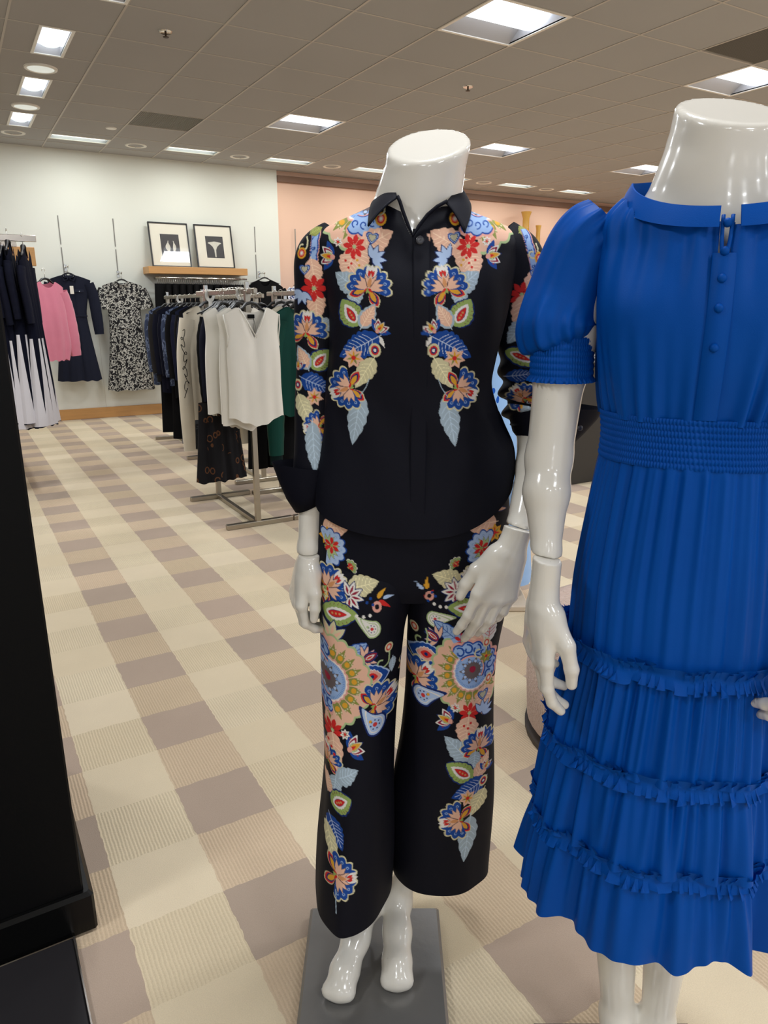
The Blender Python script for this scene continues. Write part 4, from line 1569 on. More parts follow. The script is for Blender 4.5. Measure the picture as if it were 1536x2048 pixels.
def flower_pair(mb):
    """two closed buds with curved stems"""
    for (cxx, lean, w0) in ((-0.012, -1, 0.026), (0.03, 1, 0.02)):
        prof = [(0, 0.0), (0.2, 0.25), (0.55, 0.75), (0.8, 1.0), (1.0, 0.55)]
        L, Rr = [], []
        for s in np.linspace(0, 1, 16):
            z = 0.01 + 0.17 * s
            c = cxx + lean * 0.02 * math.sin(s * 2.6)
            wv = 0.004 + w0 * max(0, math.sin(min(1, max(0, (s - 0.15) / 0.75)) * math.pi)) ** 1.3 * (0.8 if lean > 0 else 1)
            L.append((c - wv, -0.0016, z))
            Rr.append((c + wv, -0.0016, z))
        mb.add(L + Rr[::-1], [tuple(range(32))])


for k, (x, lab, fn) in enumerate(((2.52, 'black framed flower photograph of two buds, left one on the wood shelf', flower_pair), (3.09, 'black framed flower photograph of one trumpet blossom, right one on the shelf', flower_tall))):
    t = thing('picture_frame', lab, 'framed picture', (x, WALL_Y - 0.155, 1.833), 0, 'framed pictures on the shelf')
    t.rotation_euler = (R(-11), 0, 0)
    W, H = 0.245, 0.54
    m = MB()
    m.box(-W, W, -0.012, 0.012, 0, 0.016, 0.002).box(-W, W, -0.012, 0.012, H - 0.016, H, 0.002)
    m.box(-W, -W + 0.016, -0.012, 0.012, 0.016, H - 0.016, 0.002).box(W - 0.016, W, -0.012, 0.012, 0.016, H - 0.016, 0.002)
    m.build('frame', frame_m, t)
    mb_ = MB().box(-W + 0.014, W - 0.014, -0.002, 0.006, 0.014, H - 0.014).build('mat_board', mat_board, t)
    pr = MB().box(-0.115, 0.115, -0.0012, 0.0, 0, 0.27).build('photograph', mono, t, (0.005, -0.002, 0.13))
    fm = MB()
    fn(fm)
    fm.build('flower', petal_m, pr, (0, 0, 0.01))
    N = bpy.data.materials.get('picture_glass')
    if N is None:
        g = Nodes('picture_glass')
        mx, tr, gl, fr_ = g.n('ShaderNodeMixShader'), g.n('ShaderNodeBsdfTransparent'), g.n('ShaderNodeBsdfGlossy'), g.n('ShaderNodeLayerWeight')
        gl.inputs['Roughness'].default_value = 0.03
        g.link(g.math('ADD', 0.05, g.math('MULTIPLY', g.math('POWER', fr_.outputs['Facing'], 4.0), 0.6)), mx.inputs[0])
        g.link(tr.outputs[0], mx.inputs[1])
        g.link(gl.outputs[0], mx.inputs[2])
        g.link(mx.outputs[0], g.t.nodes['Material Output'].inputs['Surface'])
        N = g.m
    MB().add([(-W + .015, -.006, .015), (W - .015, -.006, .015), (W - .015, -.006, H - .015), (-W + .015, -.006, H - .015)], [(0, 1, 2, 3)]).build('glass', N, t)

t = thing('wall_rail', 'chrome hanging rail full of hangers below the wood wall shelf', 'wall rail', (2.82, WALL_Y, 1.7))
MB().tube([(-0.55, -0.28, 0), (0.62, -0.28, 0)], 0.012, 10).build('rail', chrome, t, smooth=True)
for x in (-0.5, 0.0, 0.55):
    MB().box(x - 0.008, x + 0.008, -0.29, 0.0, -0.012, 0.012, 0.002).build('bracket', steel, t)
m = MB()
for k in range(46):
    x = -0.53 + k * 0.0248
    m.tube([(x, -0.29, 0.014), (x + 0.004, -0.265, 0.012), (x, -0.262, -0.03), (x, -0.28, -0.07)], 0.0022, 5)
m.build('hanger_hooks', chrome, t, smooth=True)
SK = dict(sw=0.1, length=0.36, nw=0.0, square=True, prof=((0, 1), (0.5, 1.1), (1, 1.15)), depth=(0.03, 0.04, 0.045), fold=0.008, nfold=2)
for k in range(13):
    x = 2.345 + 0.088 * k
    lab = {0: 'black skirt at the left end of the wall rail, facing out'}.get(k, 'black skirt hanging on the rail below the wood wall shelf')
    garment('skirt', lab, 'skirt', (x, WALL_Y - 0.28, 1.63), R(10 if k == 0 else 55), black_f, dict(SK, seed=120 + k), group='black skirts on the wall rail' if k else None)
t = thing('wall_rail', 'dark lower hanging rail below the row of black skirts', 'wall rail', (2.82, WALL_Y, 1.3))
MB().tube([(-0.6, -0.26, 0), (0.6, -0.26, 0)], 0.011, 10).build('rail', black, t, smooth=True)
for x in (-0.5, 0.5):
    MB().box(x - 0.008, x + 0.008, -0.27, 0.0, -0.012, 0.012, 0.002).build('bracket', steel, t)
for k in range(10):
    x = 2.3 + 0.1 * k
    garment('black_blouse', 'black garment on the lower wall rail under the black skirts', 'top', (x, WALL_Y - 0.26, 1.23), R(60), black_f, dict(NV, seed=140 + k, sw=0.17, length=0.75), group='black garments on the lower wall rail')

# dresses facing out on the wall
denim = fabric('dark_denim', (25, 28, 42), 0.85, 0.1, 420, 0.2)
bwprint = blotch('black_white_floral', [(26, 25, 28), (186, 184, 176), (26, 25, 28)], 34, (1, 1, 1), thresholds=(0.5, 0.585))


def faceout(x, z, lab):
    t = thing('faceout_arm', lab, 'wall bracket', (x, WALL_Y, z), 0, 'chrome face-out arms on the wall')
    MB().tube([(0, 0, 0), (0, -0.06, 0.012), (0, -0.2, 0.0), (0, -0.215, 0.02)], 0.007, 8).build('arm', chrome, t, smooth=True)
    MB().box(-0.015, 0.015, -0.006, 0.0, -0.04, 0.04, 0.002).build('plate', chrome, t)


def denim_extra(t, bd):
    MB().box(-0.05, 0.05, -0.012, 0.0, 0, 0.03, 0.003).build('collar', denim, t, (0, -0.03, -0.03))
    for s in (-1, 1):
        MB().tube([(s * 0.02, -0.028, 0.012), (s * 0.075, -0.04, -0.01), (s * 0.055, -0.05, -0.065), (s * 0.012, -0.042, -0.045)], 0.008, 6, closed=True).build('collar_wing', denim, t, smooth=True)
        p = MB().box(-0.05, 0.05, -0.004, 0.0, -0.03, 0.0, 0.002).build('pocket_flap', fabric('denim_flap', (33, 36, 50)), t, (s * 0.1, -0.058, -0.16))
        MB().lathe([(0.001, -0.002), (0.006, -0.001), (0.006, 0.001)], 10).build('snap', chrome, p, (0, -0.004, -0.02), rot=(R(90), 0, 0))
    MB().box(-0.16, 0.16, -0.006, 0.006, -0.012, 0.012, 0.004).build('waist_seam', denim, t, (0, -0.055, -0.46))
    MB().box(-0.02, 0.02, -0.002, 0.0, -0.09, 0.0, 0.001).build('price_tag', mat('tag_paper', (226, 220, 208), 0.6), t, (0.02, -0.07, -0.12))


faceout(1.29, 1.8, 'chrome face-out arm on the wall above the denim dress')
garment('shirt_dress', 'dark navy denim shirt dress with chest pockets hanging on the white wall', 'dress', (1.29, WALL_Y - 0.17, 1.71), R(-8), denim,
        dict(sw=0.235, length=1.22, drop=0.055, nw=0.07, nf=0.06, nb=0.02, prof=((0, 1), (0.15, 0.82), (0.38, 0.66), (0.42, 0.68), (0.7, 0.86), (1, 1.08)), depth=(0.03, 0.06, 0.1), fold=0.014, nfold=3, seed=41), (0.62, 0.066, 0.05, 0.04), extra=denim_extra)
hang('hanger of the denim shirt dress', (1.29, WALL_Y - 0.17, 1.715), R(-8), 0.2)
faceout(1.885, 1.74, 'chrome face-out arm on the wall above the black and white dress')


def bw_extra(t, bd):
    for s in (-1, 1):
        v, f = tube_cloth([(s * 0.2, 0, -0.09), (s * 0.235, -0.005, -0.2), (s * 0.255, -0.01, -0.32)], (0.075, 0.085, 0.095), flat=0.55, fold=0.008, seed=12 + s)
        mesh_obj('sleeve', v, f, bwprint, t)
    MB().tube([(-0.07, -0.01, 0.0), (-0.045, -0.045, -0.03), (0, -0.055, -0.045), (0.045, -0.045, -0.03), (0.07, -0.01, 0.0)], 0.013, 8, flat=0.7).build('collar', bwprint, t, smooth=True)
    for z in (-0.55, -0.8, -1.02):
        MB().tube([(0.2 * math.sin(a) * (0.85 + 0.18 * -z), -0.08 * math.cos(a), z) for a in np.linspace(-1.5, 1.5, 21)], 0.006, 6).build('tier_seam', bwprint, t, smooth=True)


garment('tiered_dress', 'black and white floral tiered dress hanging on the white wall', 'dress', (1.885, WALL_Y - 0.17, 1.65), R(-5), bwprint,
        dict(sw=0.23, length=1.3, drop=0.05, nw=0.07, nf=0.05, nb=0.02, prof=((0, 1), (0.2, 0.84), (0.4, 0.84), (0.6, 0.94), (1, 1.22)), depth=(0.03, 0.07, 0.11), fold=0.015, nfold=4, seed=44), extra=bw_extra)
hang('hanger of the black and white tiered dress', (1.885, WALL_Y - 0.17, 1.655), R(-5), 0.19)
faceout(3.72, 1.78, 'chrome face-out arm on the wall above the black knit top')
garment('knit_pullover', 'black knit top facing out at the corner of the white wall', 'top', (3.72, WALL_Y - 0.2, 1.7), R(-4), black_f, dict(NV, sw=0.25, seed=61, length=0.7, drop=0.09), (0.5, 0.07, 0.05, 0.05))
hang('hanger of the black knit top on the wall', (3.72, WALL_Y - 0.2, 1.71), R(-4), 0.2)
bwp2 = blotch('blue_white_print', [(214, 216, 226), (64, 78, 128)], 40, (1, 1, 1), thresholds=(0.52,))
garment('printed_blouse', 'blue and white print blouse hanging before the peach wall', 'blouse', (4.32, WALL_Y - 0.25, 1.68), R(-8), bwp2, dict(NV, sw=0.23, seed=64, length=0.66, drop=0.08), (0.3, 0.075, 0.07, 0.05))
hang('hanger of the blue and white print blouse', (4.32, WALL_Y - 0.25, 1.69), R(-8), 0.2)
garment('printed_skirt', 'dark skirt hanging under the blue and white print blouse', 'skirt', (4.32, WALL_Y - 0.25, 0.98), R(-8), black_f, dict(SK, seed=66, length=0.6, sw=0.16))

# ------------------------------------------------------------------ rack of knit dresses at the far left
t = thing('garment_rack', 'flat chrome double rail rack holding the navy and white knit dresses', 'clothes rack', (0.1, 6.3, 0))
flatch = mat('flat_chrome', (190, 180, 168), 0.18, 1.0)
MB().box(-1.3, 0.525, -0.31, -0.295, 1.80, 1.845, 0.003).build('rail', flatch, t)
MB().box(-1.3, 0.44, 0.255, 0.27, 1.80, 1.84, 0.003).build('rail', flatch, t)
MB().box(-1.0, -0.97, -0.3, 0.27, 0.0, 1.82, 0.003).build('post', steel, t)
MB().box(-1.4, -0.5, -0.35, 0.35, 0.0, 0.03, 0.003).build('base_plate', steel, t)
MB().box(-1.3, 0.6, 0.62, 0.64, 1.68, 1.83, 0.004).build('wood_panel', honey, t)
MB().box(-1.3, -1.2, 0.25, 0.63, 1.7, 1.82, 0.004).build('panel_arm', steel, t)


def knit_material():
    N = Nodes('navy_white_knit')
    sep = N.n('ShaderNodeSeparateXYZ')
    N.link(N.coord('Object'), sep.inputs[0])
    x, y, z = sep.outputs
    ph = N.math('MULTIPLY', N.math('ARCTAN2', x, y), 12 / 6.2832)
    fr = N.math('ABSOLUTE', N.math('SUBTRACT', N.math('FRACT', ph), 0.5))          # 0..0.5
    wdt = N.math('MULTIPLY', N.math('ADD', z, 1.16), 0.62)                            # stripe width grows upwards
    stripe = N.math('LESS_THAN', fr, wdt)
    up = N.math('GREATER_THAN', z, -0.62)
    hemm = N.math('LESS_THAN', z, -1.245)
    dark = N.math('MAXIMUM', N.math('MAXIMUM', stripe, up), hemm)
    N.set(**{'Base Color': N.mix(dark, lin(206, 202, 206), lin(13, 15, 29)), 'Roughness': 0.95, 'Specular IOR Level': 0.1})
    N.bump(N.noise(500, 1, 0.5, N.coord()), 0.15, 0.002)
    return N.m


knit = knit_material()
KD = dict(nu=49, nv=60, sw=0.17, length=1.25, drop=0.09, nw=0.06, nf=0.08, nb=0.02, prof=((0, 1), (0.15, 0.92), (0.4, 0.7), (0.6, 0.86), (1, 1.35)), depth=(0.022, 0.045, 0.085), fold=0.012, nfold=3)
KL = ('rightmost navy knit dress with white striped skirt on the far left rack', 'second navy and white knit dress from the right on the far left rack', 'third navy and white knit dress from the right, shorter, on the back rail',
      'fourth navy and white knit dress from the right on the far left rack', 'fifth navy and white knit dress from the right, beside the black partition', 'navy and white knit dress mostly hidden behind the black partition')
for k, (x, y, dz) in enumerate(((0.535, 6.0, 0.0), (0.44, 6.0, 0.03), (0.485, 6.55, 0.0), (0.395, 6.0, -0.01), (0.35, 6.0, 0.04), (0.29, 6.0, 0.0))):
    z = 1.75 + dz
    garment('knit_dress', KL[k], 'dress', (x, y, z), R(72 + 8 * math.sin(k * 2.2)), knit, dict(KD, seed=200 + k * 3), (0.42, 0.05, 0.042, -0.05, navy_f), group='navy and white knit dresses', body='dress_body')
    hang('hanger of the ' + KL[k], (x, y, z + 0.004), R(78), 0.15, 'hangers on the far left rack')
pinkk = fabric('pink_knit', (222, 130, 150), 0.9, 0.3, 260, 0.3)
garment('sweater', 'pink knit sweater hanging behind the navy and white dresses', 'sweater', (0.76, 7.0, 1.56), R(32), pinkk, dict(sw=0.17, length=0.66, drop=0.05, nw=0.07, nf=0.05, nb=0.02, prof=((0, 1), (0.5, 1.0), (0.9, 1.0), (1, 0.86)), depth=(0.03, 0.06, 0.06), fold=0.01, nfold=2, seed=77),
        (0.58, 0.07, 0.05, 0.05))
hang('hanger of the pink knit sweater', (0.76, 7.0, 1.565), R(32), 0.17)
t = thing('wood_platform', 'low honey wood display platform behind the black partition', 'platform', (-0.15, 6.0, 0))
MB().box(-0.25, 0.48, -0.1, 1.6, 0.05, 0.16, 0.006).build('deck', honey, t)
MB().box(-0.2, 0.44, -0.05, 1.55, 0.0, 0.05, 0.003).build('toe_kick', black, t)

# ------------------------------------------------------------------ right-hand background
amber = Nodes('amber_glass')
amber.set(**{'Base Color': lin(222, 172, 84), 'Transmission Weight': 0.35, 'Roughness': 0.12, 'IOR': 1.45})
amber.bump(amber.noise(26, 2, 0.5, amber.coord()), 0.5, 0.01)
t = thing('display_ledge', 'honey wood ledge on the peach wall carrying amber vases', 'shelf', (8.3, WALL_Y, 2.02))
MB().box(-0.9, 0.9, -0.32, 0.03, -0.04, 0.0, 0.004).build('shelf_board', honey, t)
for k, (x, h, r, lab) in enumerate(((8.23, 0.8, 0.085, 'tall amber glass vase with flared rim before the peach wall, taller of two'), (8.5, 0.61, 0.055, 'slim amber glass vase before the peach wall, shorter of two'))):
    t = thing('glass_vase', lab, 'vase', (x, WALL_Y - 0.17, 2.02), 0, 'amber glass vases')
    prof = [(0.001, 0.0), (r * 1.1, 0.0), (r * 1.25, 0.05 * h), (r * 0.9, 0.35 * h), (r * 0.62, 0.72 * h), (r * 0.62, 0.88 * h), (r * 1.0 if k == 0 else r * 0.85, h), (r * 0.9 if k == 0 else r * 0.76, h), (r * 0.5, 0.86 * h), (r * 0.5, 0.7 * h), (0.001, 0.06 * h)]
    auto_smooth(MB().lathe(prof, 28, cap=False).build('vase_body', amber.m, t), 50)
    auto_smooth(MB().lathe([(r * 1.11, 0.001), (r * 1.2, 0.006), (r * 1.2, 0.014), (r * 1.11, 0.018)], 28, cap=False).build('foot_ring', amber.m, t), 50)

t = thing('display_cabinet', 'dark charcoal display cabinet between the two mannequins in the background', 'cabinet', (4.45, 4.45, 0))
dk = mat('charcoal_laminate', (44, 41, 38), 0.5)
MB().box(-0.42, 0.4, -0.45, 0.5, 0.0, 0.92, 0.006).build('cabinet_body', dk, t)
MB().box(-0.45, 0.43, -0.48, 0.53, 0.92, 0.95, 0.006).build('counter_top', mat('black_blouse', (26, 25, 25), 0.3), t)
MB().box(-0.42, 0.4, 0.3, 0.5, 1.1, 1.13, 0.004).build('upper_shelf', dk, t)
for x in (-0.4, 0.37):
    MB().box(x, x + 0.02, 0.3, 0.5, 0.95, 1.1, 0.003).build('shelf_upright', dk, t)
for k, (x, y, c) in enumerate(((-0.3, -0.25, (150, 148, 150)), (-0.28, 0.05, (70, 68, 72)), (0.0, -0.2, (176, 174, 176)))):
    m = MB()
    for q in range(3):
        m.box(-0.12 + 0.006 * q, 0.12 - 0.004 * q, -0.1, 0.1 - 0.005 * q, 0.022 * q, 0.022 * q + 0.02, 0.008)
    tag(m.build('folded_sweater', fabric('folded_%d' % c[0], c, 0.9), loc=(4.45 + x, 4.45 + y, 0.951)), ('grey folded sweater at the near corner of the dark cabinet', 'charcoal folded sweater behind the grey one on the dark cabinet', 'pale grey folded sweater at the middle of the dark cabinet')[k], 'folded sweater', 'folded sweaters on the cabinet')
t = thing('wooden_box', 'small honey wood riser standing on the dark cabinet shelf', 'display riser', (4.3, 4.85, 1.131))
MB().box(-0.2, 0.2, -0.06, 0.06, 0.0, 0.1, 0.004).build('riser_body', honey, t)
MB().box(-0.21, 0.21, -0.07, 0.07, 0.1, 0.112, 0.003).build('riser_top', honey, t)


def plush():
    N = Nodes('pink_plush')
    c = N.coord()
    a = N.noise(95, 3, 0.7, c)
    g = N.noise(14, 3, 0.6, c)
    N.set(**{'Base Color': N.mix(g, lin(204, 168, 150), lin(224, 194, 176)), 'Roughness': 0.95, 'Sheen Weight': 0.5})
    N.bump(a, 0.9, 0.02)
    return N.m


pl = plush()
pw = world(0.80, 2.08, 0)
t = thing('plush_pouf', 'round pinkish plush pouf behind the blue dress mannequin', 'pouf', (pw.x, pw.y, 0))
auto_smooth(MB().lathe([(0.30, 0.02), (0.325, 0.05), (0.335, 0.2), (0.33, 0.36), (0.30, 0.42), (0.25, 0.44), (0.001, 0.446)], 48).build('cushion', pl, t), 60)
auto_smooth(MB().lathe([(0.31, 0.0), (0.33, 0.002), (0.33, 0.018), (0.31, 0.02)], 40).build('base_ring', mat('pouf_base', (60, 52, 46), 0.6), t), 50)
# ------------------------------------------------------------------ mannequins
def gloss_white():
    N = Nodes('gloss_white_mannequin')
    c = N.coord()
    g = N.noise(7, 3, 0.6, c)
    sc = N.n('ShaderNodeMapping')
    N.link(c, sc.inputs['Vector'])
    sc.inputs['Scale'].default_value = (60, 60, 14)
    s = N.noise(2.2, 4, 0.75, sc.outputs[0])
    col = N.mix(g, lin(222, 217, 206), lin(230, 225, 215))
    col = N.mix(N.math('MULTIPLY', N.math('GREATER_THAN', s, 0.735), 0.6), col, lin(120, 112, 104))
    N.set(**{'Base Color': col, 'Roughness': 0.16, 'Specular IOR Level': 0.55, 'Coat Weight': 0.3, 'Coat Roughness': 0.04})
    return N.m


skin = gloss_white()
scuffed = mat('scuffed_steel', (128, 126, 124), 0.27, 0.5, bump=(90, 0.04), vary=0.12, vscale=8)


def spot(px, py, d):
    """point (u, d, z) at distance d along the aisle; px, py in the 1536 x 2048 drawing grid"""
    pit = R(15.93)
    x, y = (px - 768) / 1434.7, (py - 1024) / 1434.7
    fw = math.cos(pit) - y * math.sin(pit)
    z = -math.sin(pit) - y * math.cos(pit)
    return np.array([x * d / fw, d, CAM_Z + z * d / fw])


FING = (  # base x, base z, phalanx lengths, radius
    (0.0285, -0.082, (0.040, 0.024, 0.020), 0.0098), (0.0095, -0.087, (0.044, 0.027, 0.021), 0.0101),
    (-0.0098, -0.083, (0.041, 0.025, 0.020), 0.0097), (-0.0275, -0.074, (0.032, 0.019, 0.017), 0.0086))


def hand_prims(b, O, X, Y, Z, s=1.0, curls=((18, 24, 12),) * 4, splay=(3, 1, -1, -4), thumb=((0.018, 0.006, -0.016), (0.038, 0.015, -0.05), (0.045, 0.020, -0.078), (0.046, 0.023, -0.100)), wrist=0.07, wr=0.0215):
    O, X, Y, Z = [np.array(a, float) for a in (O, X, Y, Z)]
    X, Y, Z = X / np.linalg.norm(X), Y / np.linalg.norm(Y), Z / np.linalg.norm(Z)

    def T(p):
        return O + s * (p[0] * X + p[1] * Y + p[2] * Z)
    fl = (Y, 0.74)
    b.cone(T((0, 0, wrist)), T((0, 0, 0.0)), wr * s, 0.0215 * s, 0.01, (Y, 0.95))
    b.cone(T((0, 0, 0.0)), T((0.002, 0, -0.03)), 0.0215 * s, 0.026 * s, 0.012, fl)
    for i, (bx, bz, L, r) in enumerate(FING):
        b.cone(T((bx * 0.5, 0, -0.015)), T((bx, -0.001, bz)), 0.0135 * s, 0.0118 * s, 0.016, (Y, 0.95))
        a, p = 0.0, np.array([bx, -0.001, bz])
        sp = math.radians(splay[i])
        rr = r
        for k in range(3):
            a += math.radians(curls[i][k])
            q = p + L[k] * np.array([math.sin(sp) * math.cos(a), math.sin(a), -math.cos(a) * math.cos(sp)])
            b.cone(T(p), T(q), rr * 1.06 * s, rr * 0.9 * s, 0.004)
            rr *= 0.88
            p = q
    pal = T((0.012, 0.006, -0.045))
    b.cone(T((0.016, 0.008, -0.02)), T((0.012, 0.006, -0.06)), 0.014 * s, 0.012 * s, 0.014)
    rt = (0.0145, 0.0118, 0.0098, 0.0078)
    for k in range(3):
        b.cone(T(thumb[k]), T(thumb[k + 1]), rt[k] * s, rt[k + 1] * s, 0.012 if k == 0 else 0.005)
    return b


def hand(name, parent, root, O, X, Y, Z, cut=None, res=0.0017, label=None, **kw):
    O = np.array(O, float)
    b = Body(O - 0.2, O + 0.2, res)
    hand_prims(b, O, X, Y, Z, **kw)
    if cut is not None:
        b.cut(cut[0], cut[1], 0.0008)
    v, f = b.mesh()
    v = relax(v, f, 1)
    o = mesh_obj(name, v - root, f, skin, parent)
    return o


def torso(b, ax, legs, arms, neck, shoulders, feet=True):
    """neck to toes as one blended body; ax maps (x, y, z) of the figure to the aisle frame"""
    def C(pts, k=0.02, flat=None):
        q = [(*ax(p[:3]), p[3]) for p in pts]
        fl = None
        if flat is not None:
            fl = (ax((0, 1, 0)) - ax((0, 0, 0)), flat)
        b.chain(q, k, fl)
    C([(0, 0.02, 1.40, 0.112), (0, 0.0, 1.27, 0.098), (0, 0.01, 1.17, 0.088), (0, 0.015, 1.08, 0.108), (0, 0.015, 0.99, 0.13)], 0.03, 0.66)
    C([(-0.052, -0.035, 1.345, 0.05), (-0.05, -0.02, 1.36, 0.052)], 0.03)
    C([(0.052, -0.035, 1.345, 0.05), (0.05, -0.02, 1.36, 0.052)], 0.03)
    for s, sh in zip((-1, 1), shoulders):
        C([(0, 0.02, 1.47, 0.042), (sh[0] * 0.5, 0.022, 1.45, 0.033), (sh[0], 0.02, sh[1], 0.028)], 0.03)
        C([(0, 0.0, 1.42, 0.045), (sh[0] * 0.6, 0.0, 1.415, 0.04), (sh[0] * 0.9, 0.01, sh[1] - 0.02, 0.034)], 0.03)
    C(neck, 0.05)
    for leg in legs:
        C(leg, 0.02)
    for arm in arms:
        C(arm, 0.012)


def plate(parent, x0, x1, y0, y1, name='base_plate', th=0.03):
    m = MB().box(x0, x1, y0, y1, 0.0, th, 0.006)
    return m.build(name, scuffed, parent)


# ---- first mannequin: floral shirt and trousers
U1, D1 = -0.02, 1.165                                   # middle of its base plate
AX1 = (0.05, 1.25)
root1 = np.array([U1, D1, 0.0])
a1 = lambda p: np.array([AX1[0] + p[0], AX1[1] + p[1], p[2]])
M1 = thing('mannequin', 'headless gloss white mannequin wearing the black floral shirt and trousers', 'mannequin', world(U1, D1, 0), -YAW)
b = Body((-0.26, 0.98, 0.02), (0.38, 1.42, 1.66), 0.004)
legs1 = [[(-0.07, 0.01, 0.95, 0.08), (-0.10, -0.02, 0.52, 0.05), (-0.092, 0.012, 0.36, 0.045), (-0.084, 0.004, 0.13, 0.0225), (-0.083, 0.004, 0.10, 0.0235)],
         [(-0.083, 0.002, 0.118, 0.024), (-0.108, -0.06, 0.088, 0.026), (-0.13, -0.115, 0.062, 0.027), (-0.139, -0.142, 0.051, 0.0205)],
         [(-0.160, -0.142, 0.047, 0.0135), (-0.121, -0.149, 0.047, 0.0135)], [(-0.083, 0.002, 0.11, 0.022), (-0.08, 0.022, 0.085, 0.02)],
         [(0.085, 0.01, 0.95, 0.075), (0.085, 0.0, 0.52, 0.046), (0.055, 0.025, 0.35, 0.036), (-0.019, 0.014, 0.13, 0.0235), (-0.02, 0.014, 0.10, 0.024)],
         [(-0.02, 0.012, 0.118, 0.025), (-0.022, -0.045, 0.09, 0.027), (-0.0235, -0.095, 0.063, 0.0275), (-0.024, -0.118, 0.051, 0.021)],
         [(-0.043, -0.122, 0.047, 0.0135), (-0.005, -0.122, 0.047, 0.0135)], [(-0.02, 0.012, 0.11, 0.023), (-0.019, 0.034, 0.085, 0.02)]]
el = spot(1092, 850, 1.25) - np.array([*AX1, 0])
wr = spot(1042, 1062, 1.15) - np.array([*AX1, 0])
arms1 = [[(-0.142, 0.012, 1.415, 0.033), (-0.157, 0.01, 1.33, 0.032), (-0.165, 0.01, 1.17, 0.030), (-0.173, 0.004, 1.08, 0.029), (-0.186, -0.018, 0.93, 0.0195), (-0.187, -0.022, 0.90, 0.0185)],
         [(0.15, 0.012, 1.415, 0.033), (0.185, 0.012, 1.32, 0.033), (*(el * [0.93, 1, 1]), 0.034), tuple(0.6 * el + 0.4 * wr) + (0.033,), (*wr, 0.0255), (*(wr + [-0.012, -0.012, -0.05]), 0.023)]]
neck1 = [(-0.003, 0.018, 1.47, 0.058), (0.004, 0.016, 1.51, 0.0475), (0.012, 0.01, 1.545, 0.0465), (0.024, 0.002, 1.61, 0.0505), (0.03, -0.002, 1.66, 0.052)]
torso(b, a1, legs1, arms1, neck1, ((-0.14, 1.425), (0.14, 1.425)))
b.cut((0.072, 1.25, 1.597), (-0.10, -0.50, 0.86), 0.006, (-0.05, 1.1, 1.5), (0.2, 1.42, 1.68))
seamL = spot(616, 1106, 1.225)
b.cut(seamL + [0, 0, 0.0002], (0.05, 0.1, -1), 0.0008, (-0.26, 1.1, 0.75), (-0.095, 1.36, 0.96))
seamR = spot(1039, 1054, 1.15)
nR = np.array([-0.25, -0.15, -0.95])
b.cut(seamR - nR / np.linalg.norm(nR) * 0.0002, nR, 0.0008, (0.16, 1.02, 0.75), (0.38, 1.3, 1.03))
v, f = b.mesh()
v = relax(v, f, 3)
mesh_obj('mannequin_body', v - root1, f, skin, M1)
hand('hand', M1, root1, spot(617, 1122, 1.222), (0.38, -0.92, -0.1), (0.90, 0.40, -0.25), (0.27, 0.0, 0.96), (seamL - [0, 0, 0.0002], (-0.05, -0.1, 1)), s=0.94, curls=((24, 42, 24), (28, 46, 26), (32, 48, 28), (36, 48, 28)), wr=0.0205, wrist=0.07)
hand('hand', M1, root1, spot(1022, 1098, 1.115), (-0.93, -0.22, 0.28), (-0.18, 0.97, 0.05), (0.30, 0.1, 0.94), (seamR + nR / np.linalg.norm(nR) * 0.0002, -nR), s=1.04, curls=((8, 16, 8), (10, 16, 8), (12, 18, 10), (14, 20, 10)), splay=(1.5, 0.5, 0, -0.5), wrist=0.075, wr=0.0245)
p1 = plate(M1, -0.148, 0.145, -0.16, 0.168)

# ---- second mannequin: blue dress
TH = R(20)
AX2 = np.array([0.435, 1.0])


def a2(p):
    c, s = math.cos(TH), math.sin(TH)
    return np.array([AX2[0] + p[0] * c + p[1] * s, AX2[1] - p[0] * s + p[1] * c, p[2]])


def l2(q):
    c, s = math.cos(TH), math.sin(TH)
    u, d = q[0] - AX2[0], q[1] - AX2[1]
    return np.array([u * c - d * s, u * s + d * c, q[2]])


U2, D2 = 0.437, 0.88
root2 = np.array([U2, D2, 0.0])
M2 = thing('mannequin', 'headless gloss white mannequin wearing the blue ruffled dress', 'mannequin', world(U2, D2, 0), -YAW)
b = Body((0.10, 0.66, 0.02), (0.80, 1.22, 1.66), 0.004)
legs2 = [[(-0.07, 0.01, 0.95, 0.08), (-0.052, -0.01, 0.5, 0.05), (-0.03, 0.0, 0.30, 0.0365), (-0.012, 0.0, 0.12, 0.027), (-0.01, 0.0, 0.09, 0.024)],
         [(-0.01, 0.0, 0.11, 0.024), (-0.012, -0.06, 0.08, 0.027), (-0.014, -0.11, 0.055, 0.026), (-0.014, -0.135, 0.048, 0.018)],
         [(0.07, 0.01, 0.95, 0.08), (0.058, -0.01, 0.5, 0.05), (0.055, 0.01, 0.30, 0.0365), (0.056, 0.01, 0.12, 0.027), (0.056, 0.01, 0.09, 0.024)],
         [(0.056, 0.01, 0.11, 0.024), (0.06, -0.05, 0.08, 0.027), (0.062, -0.1, 0.055, 0.026), (0.062, -0.125, 0.048, 0.018)]]
up2, el2, fa2, se2, wr2 = [l2(spot(*q)) for q in ((1120, 745, 1.055), (1098, 915, 1.04), (1093, 985, 1.02), (1092, 1105, 0.99), (1092, 1160, 0.98))]
arms2 = [[(-0.14, 0.01, 1.42, 0.036), (*up2, 0.0365), (*el2, 0.033), (*fa2, 0.0325), (*se2, 0.0205), (*wr2, 0.0195)],
         [(0.14, 0.01, 1.42, 0.036), (0.185, 0.02, 1.16, 0.035), (0.215, -0.04, 1.06, 0.031), (0.225, -0.10, 0.965, 0.02)]]
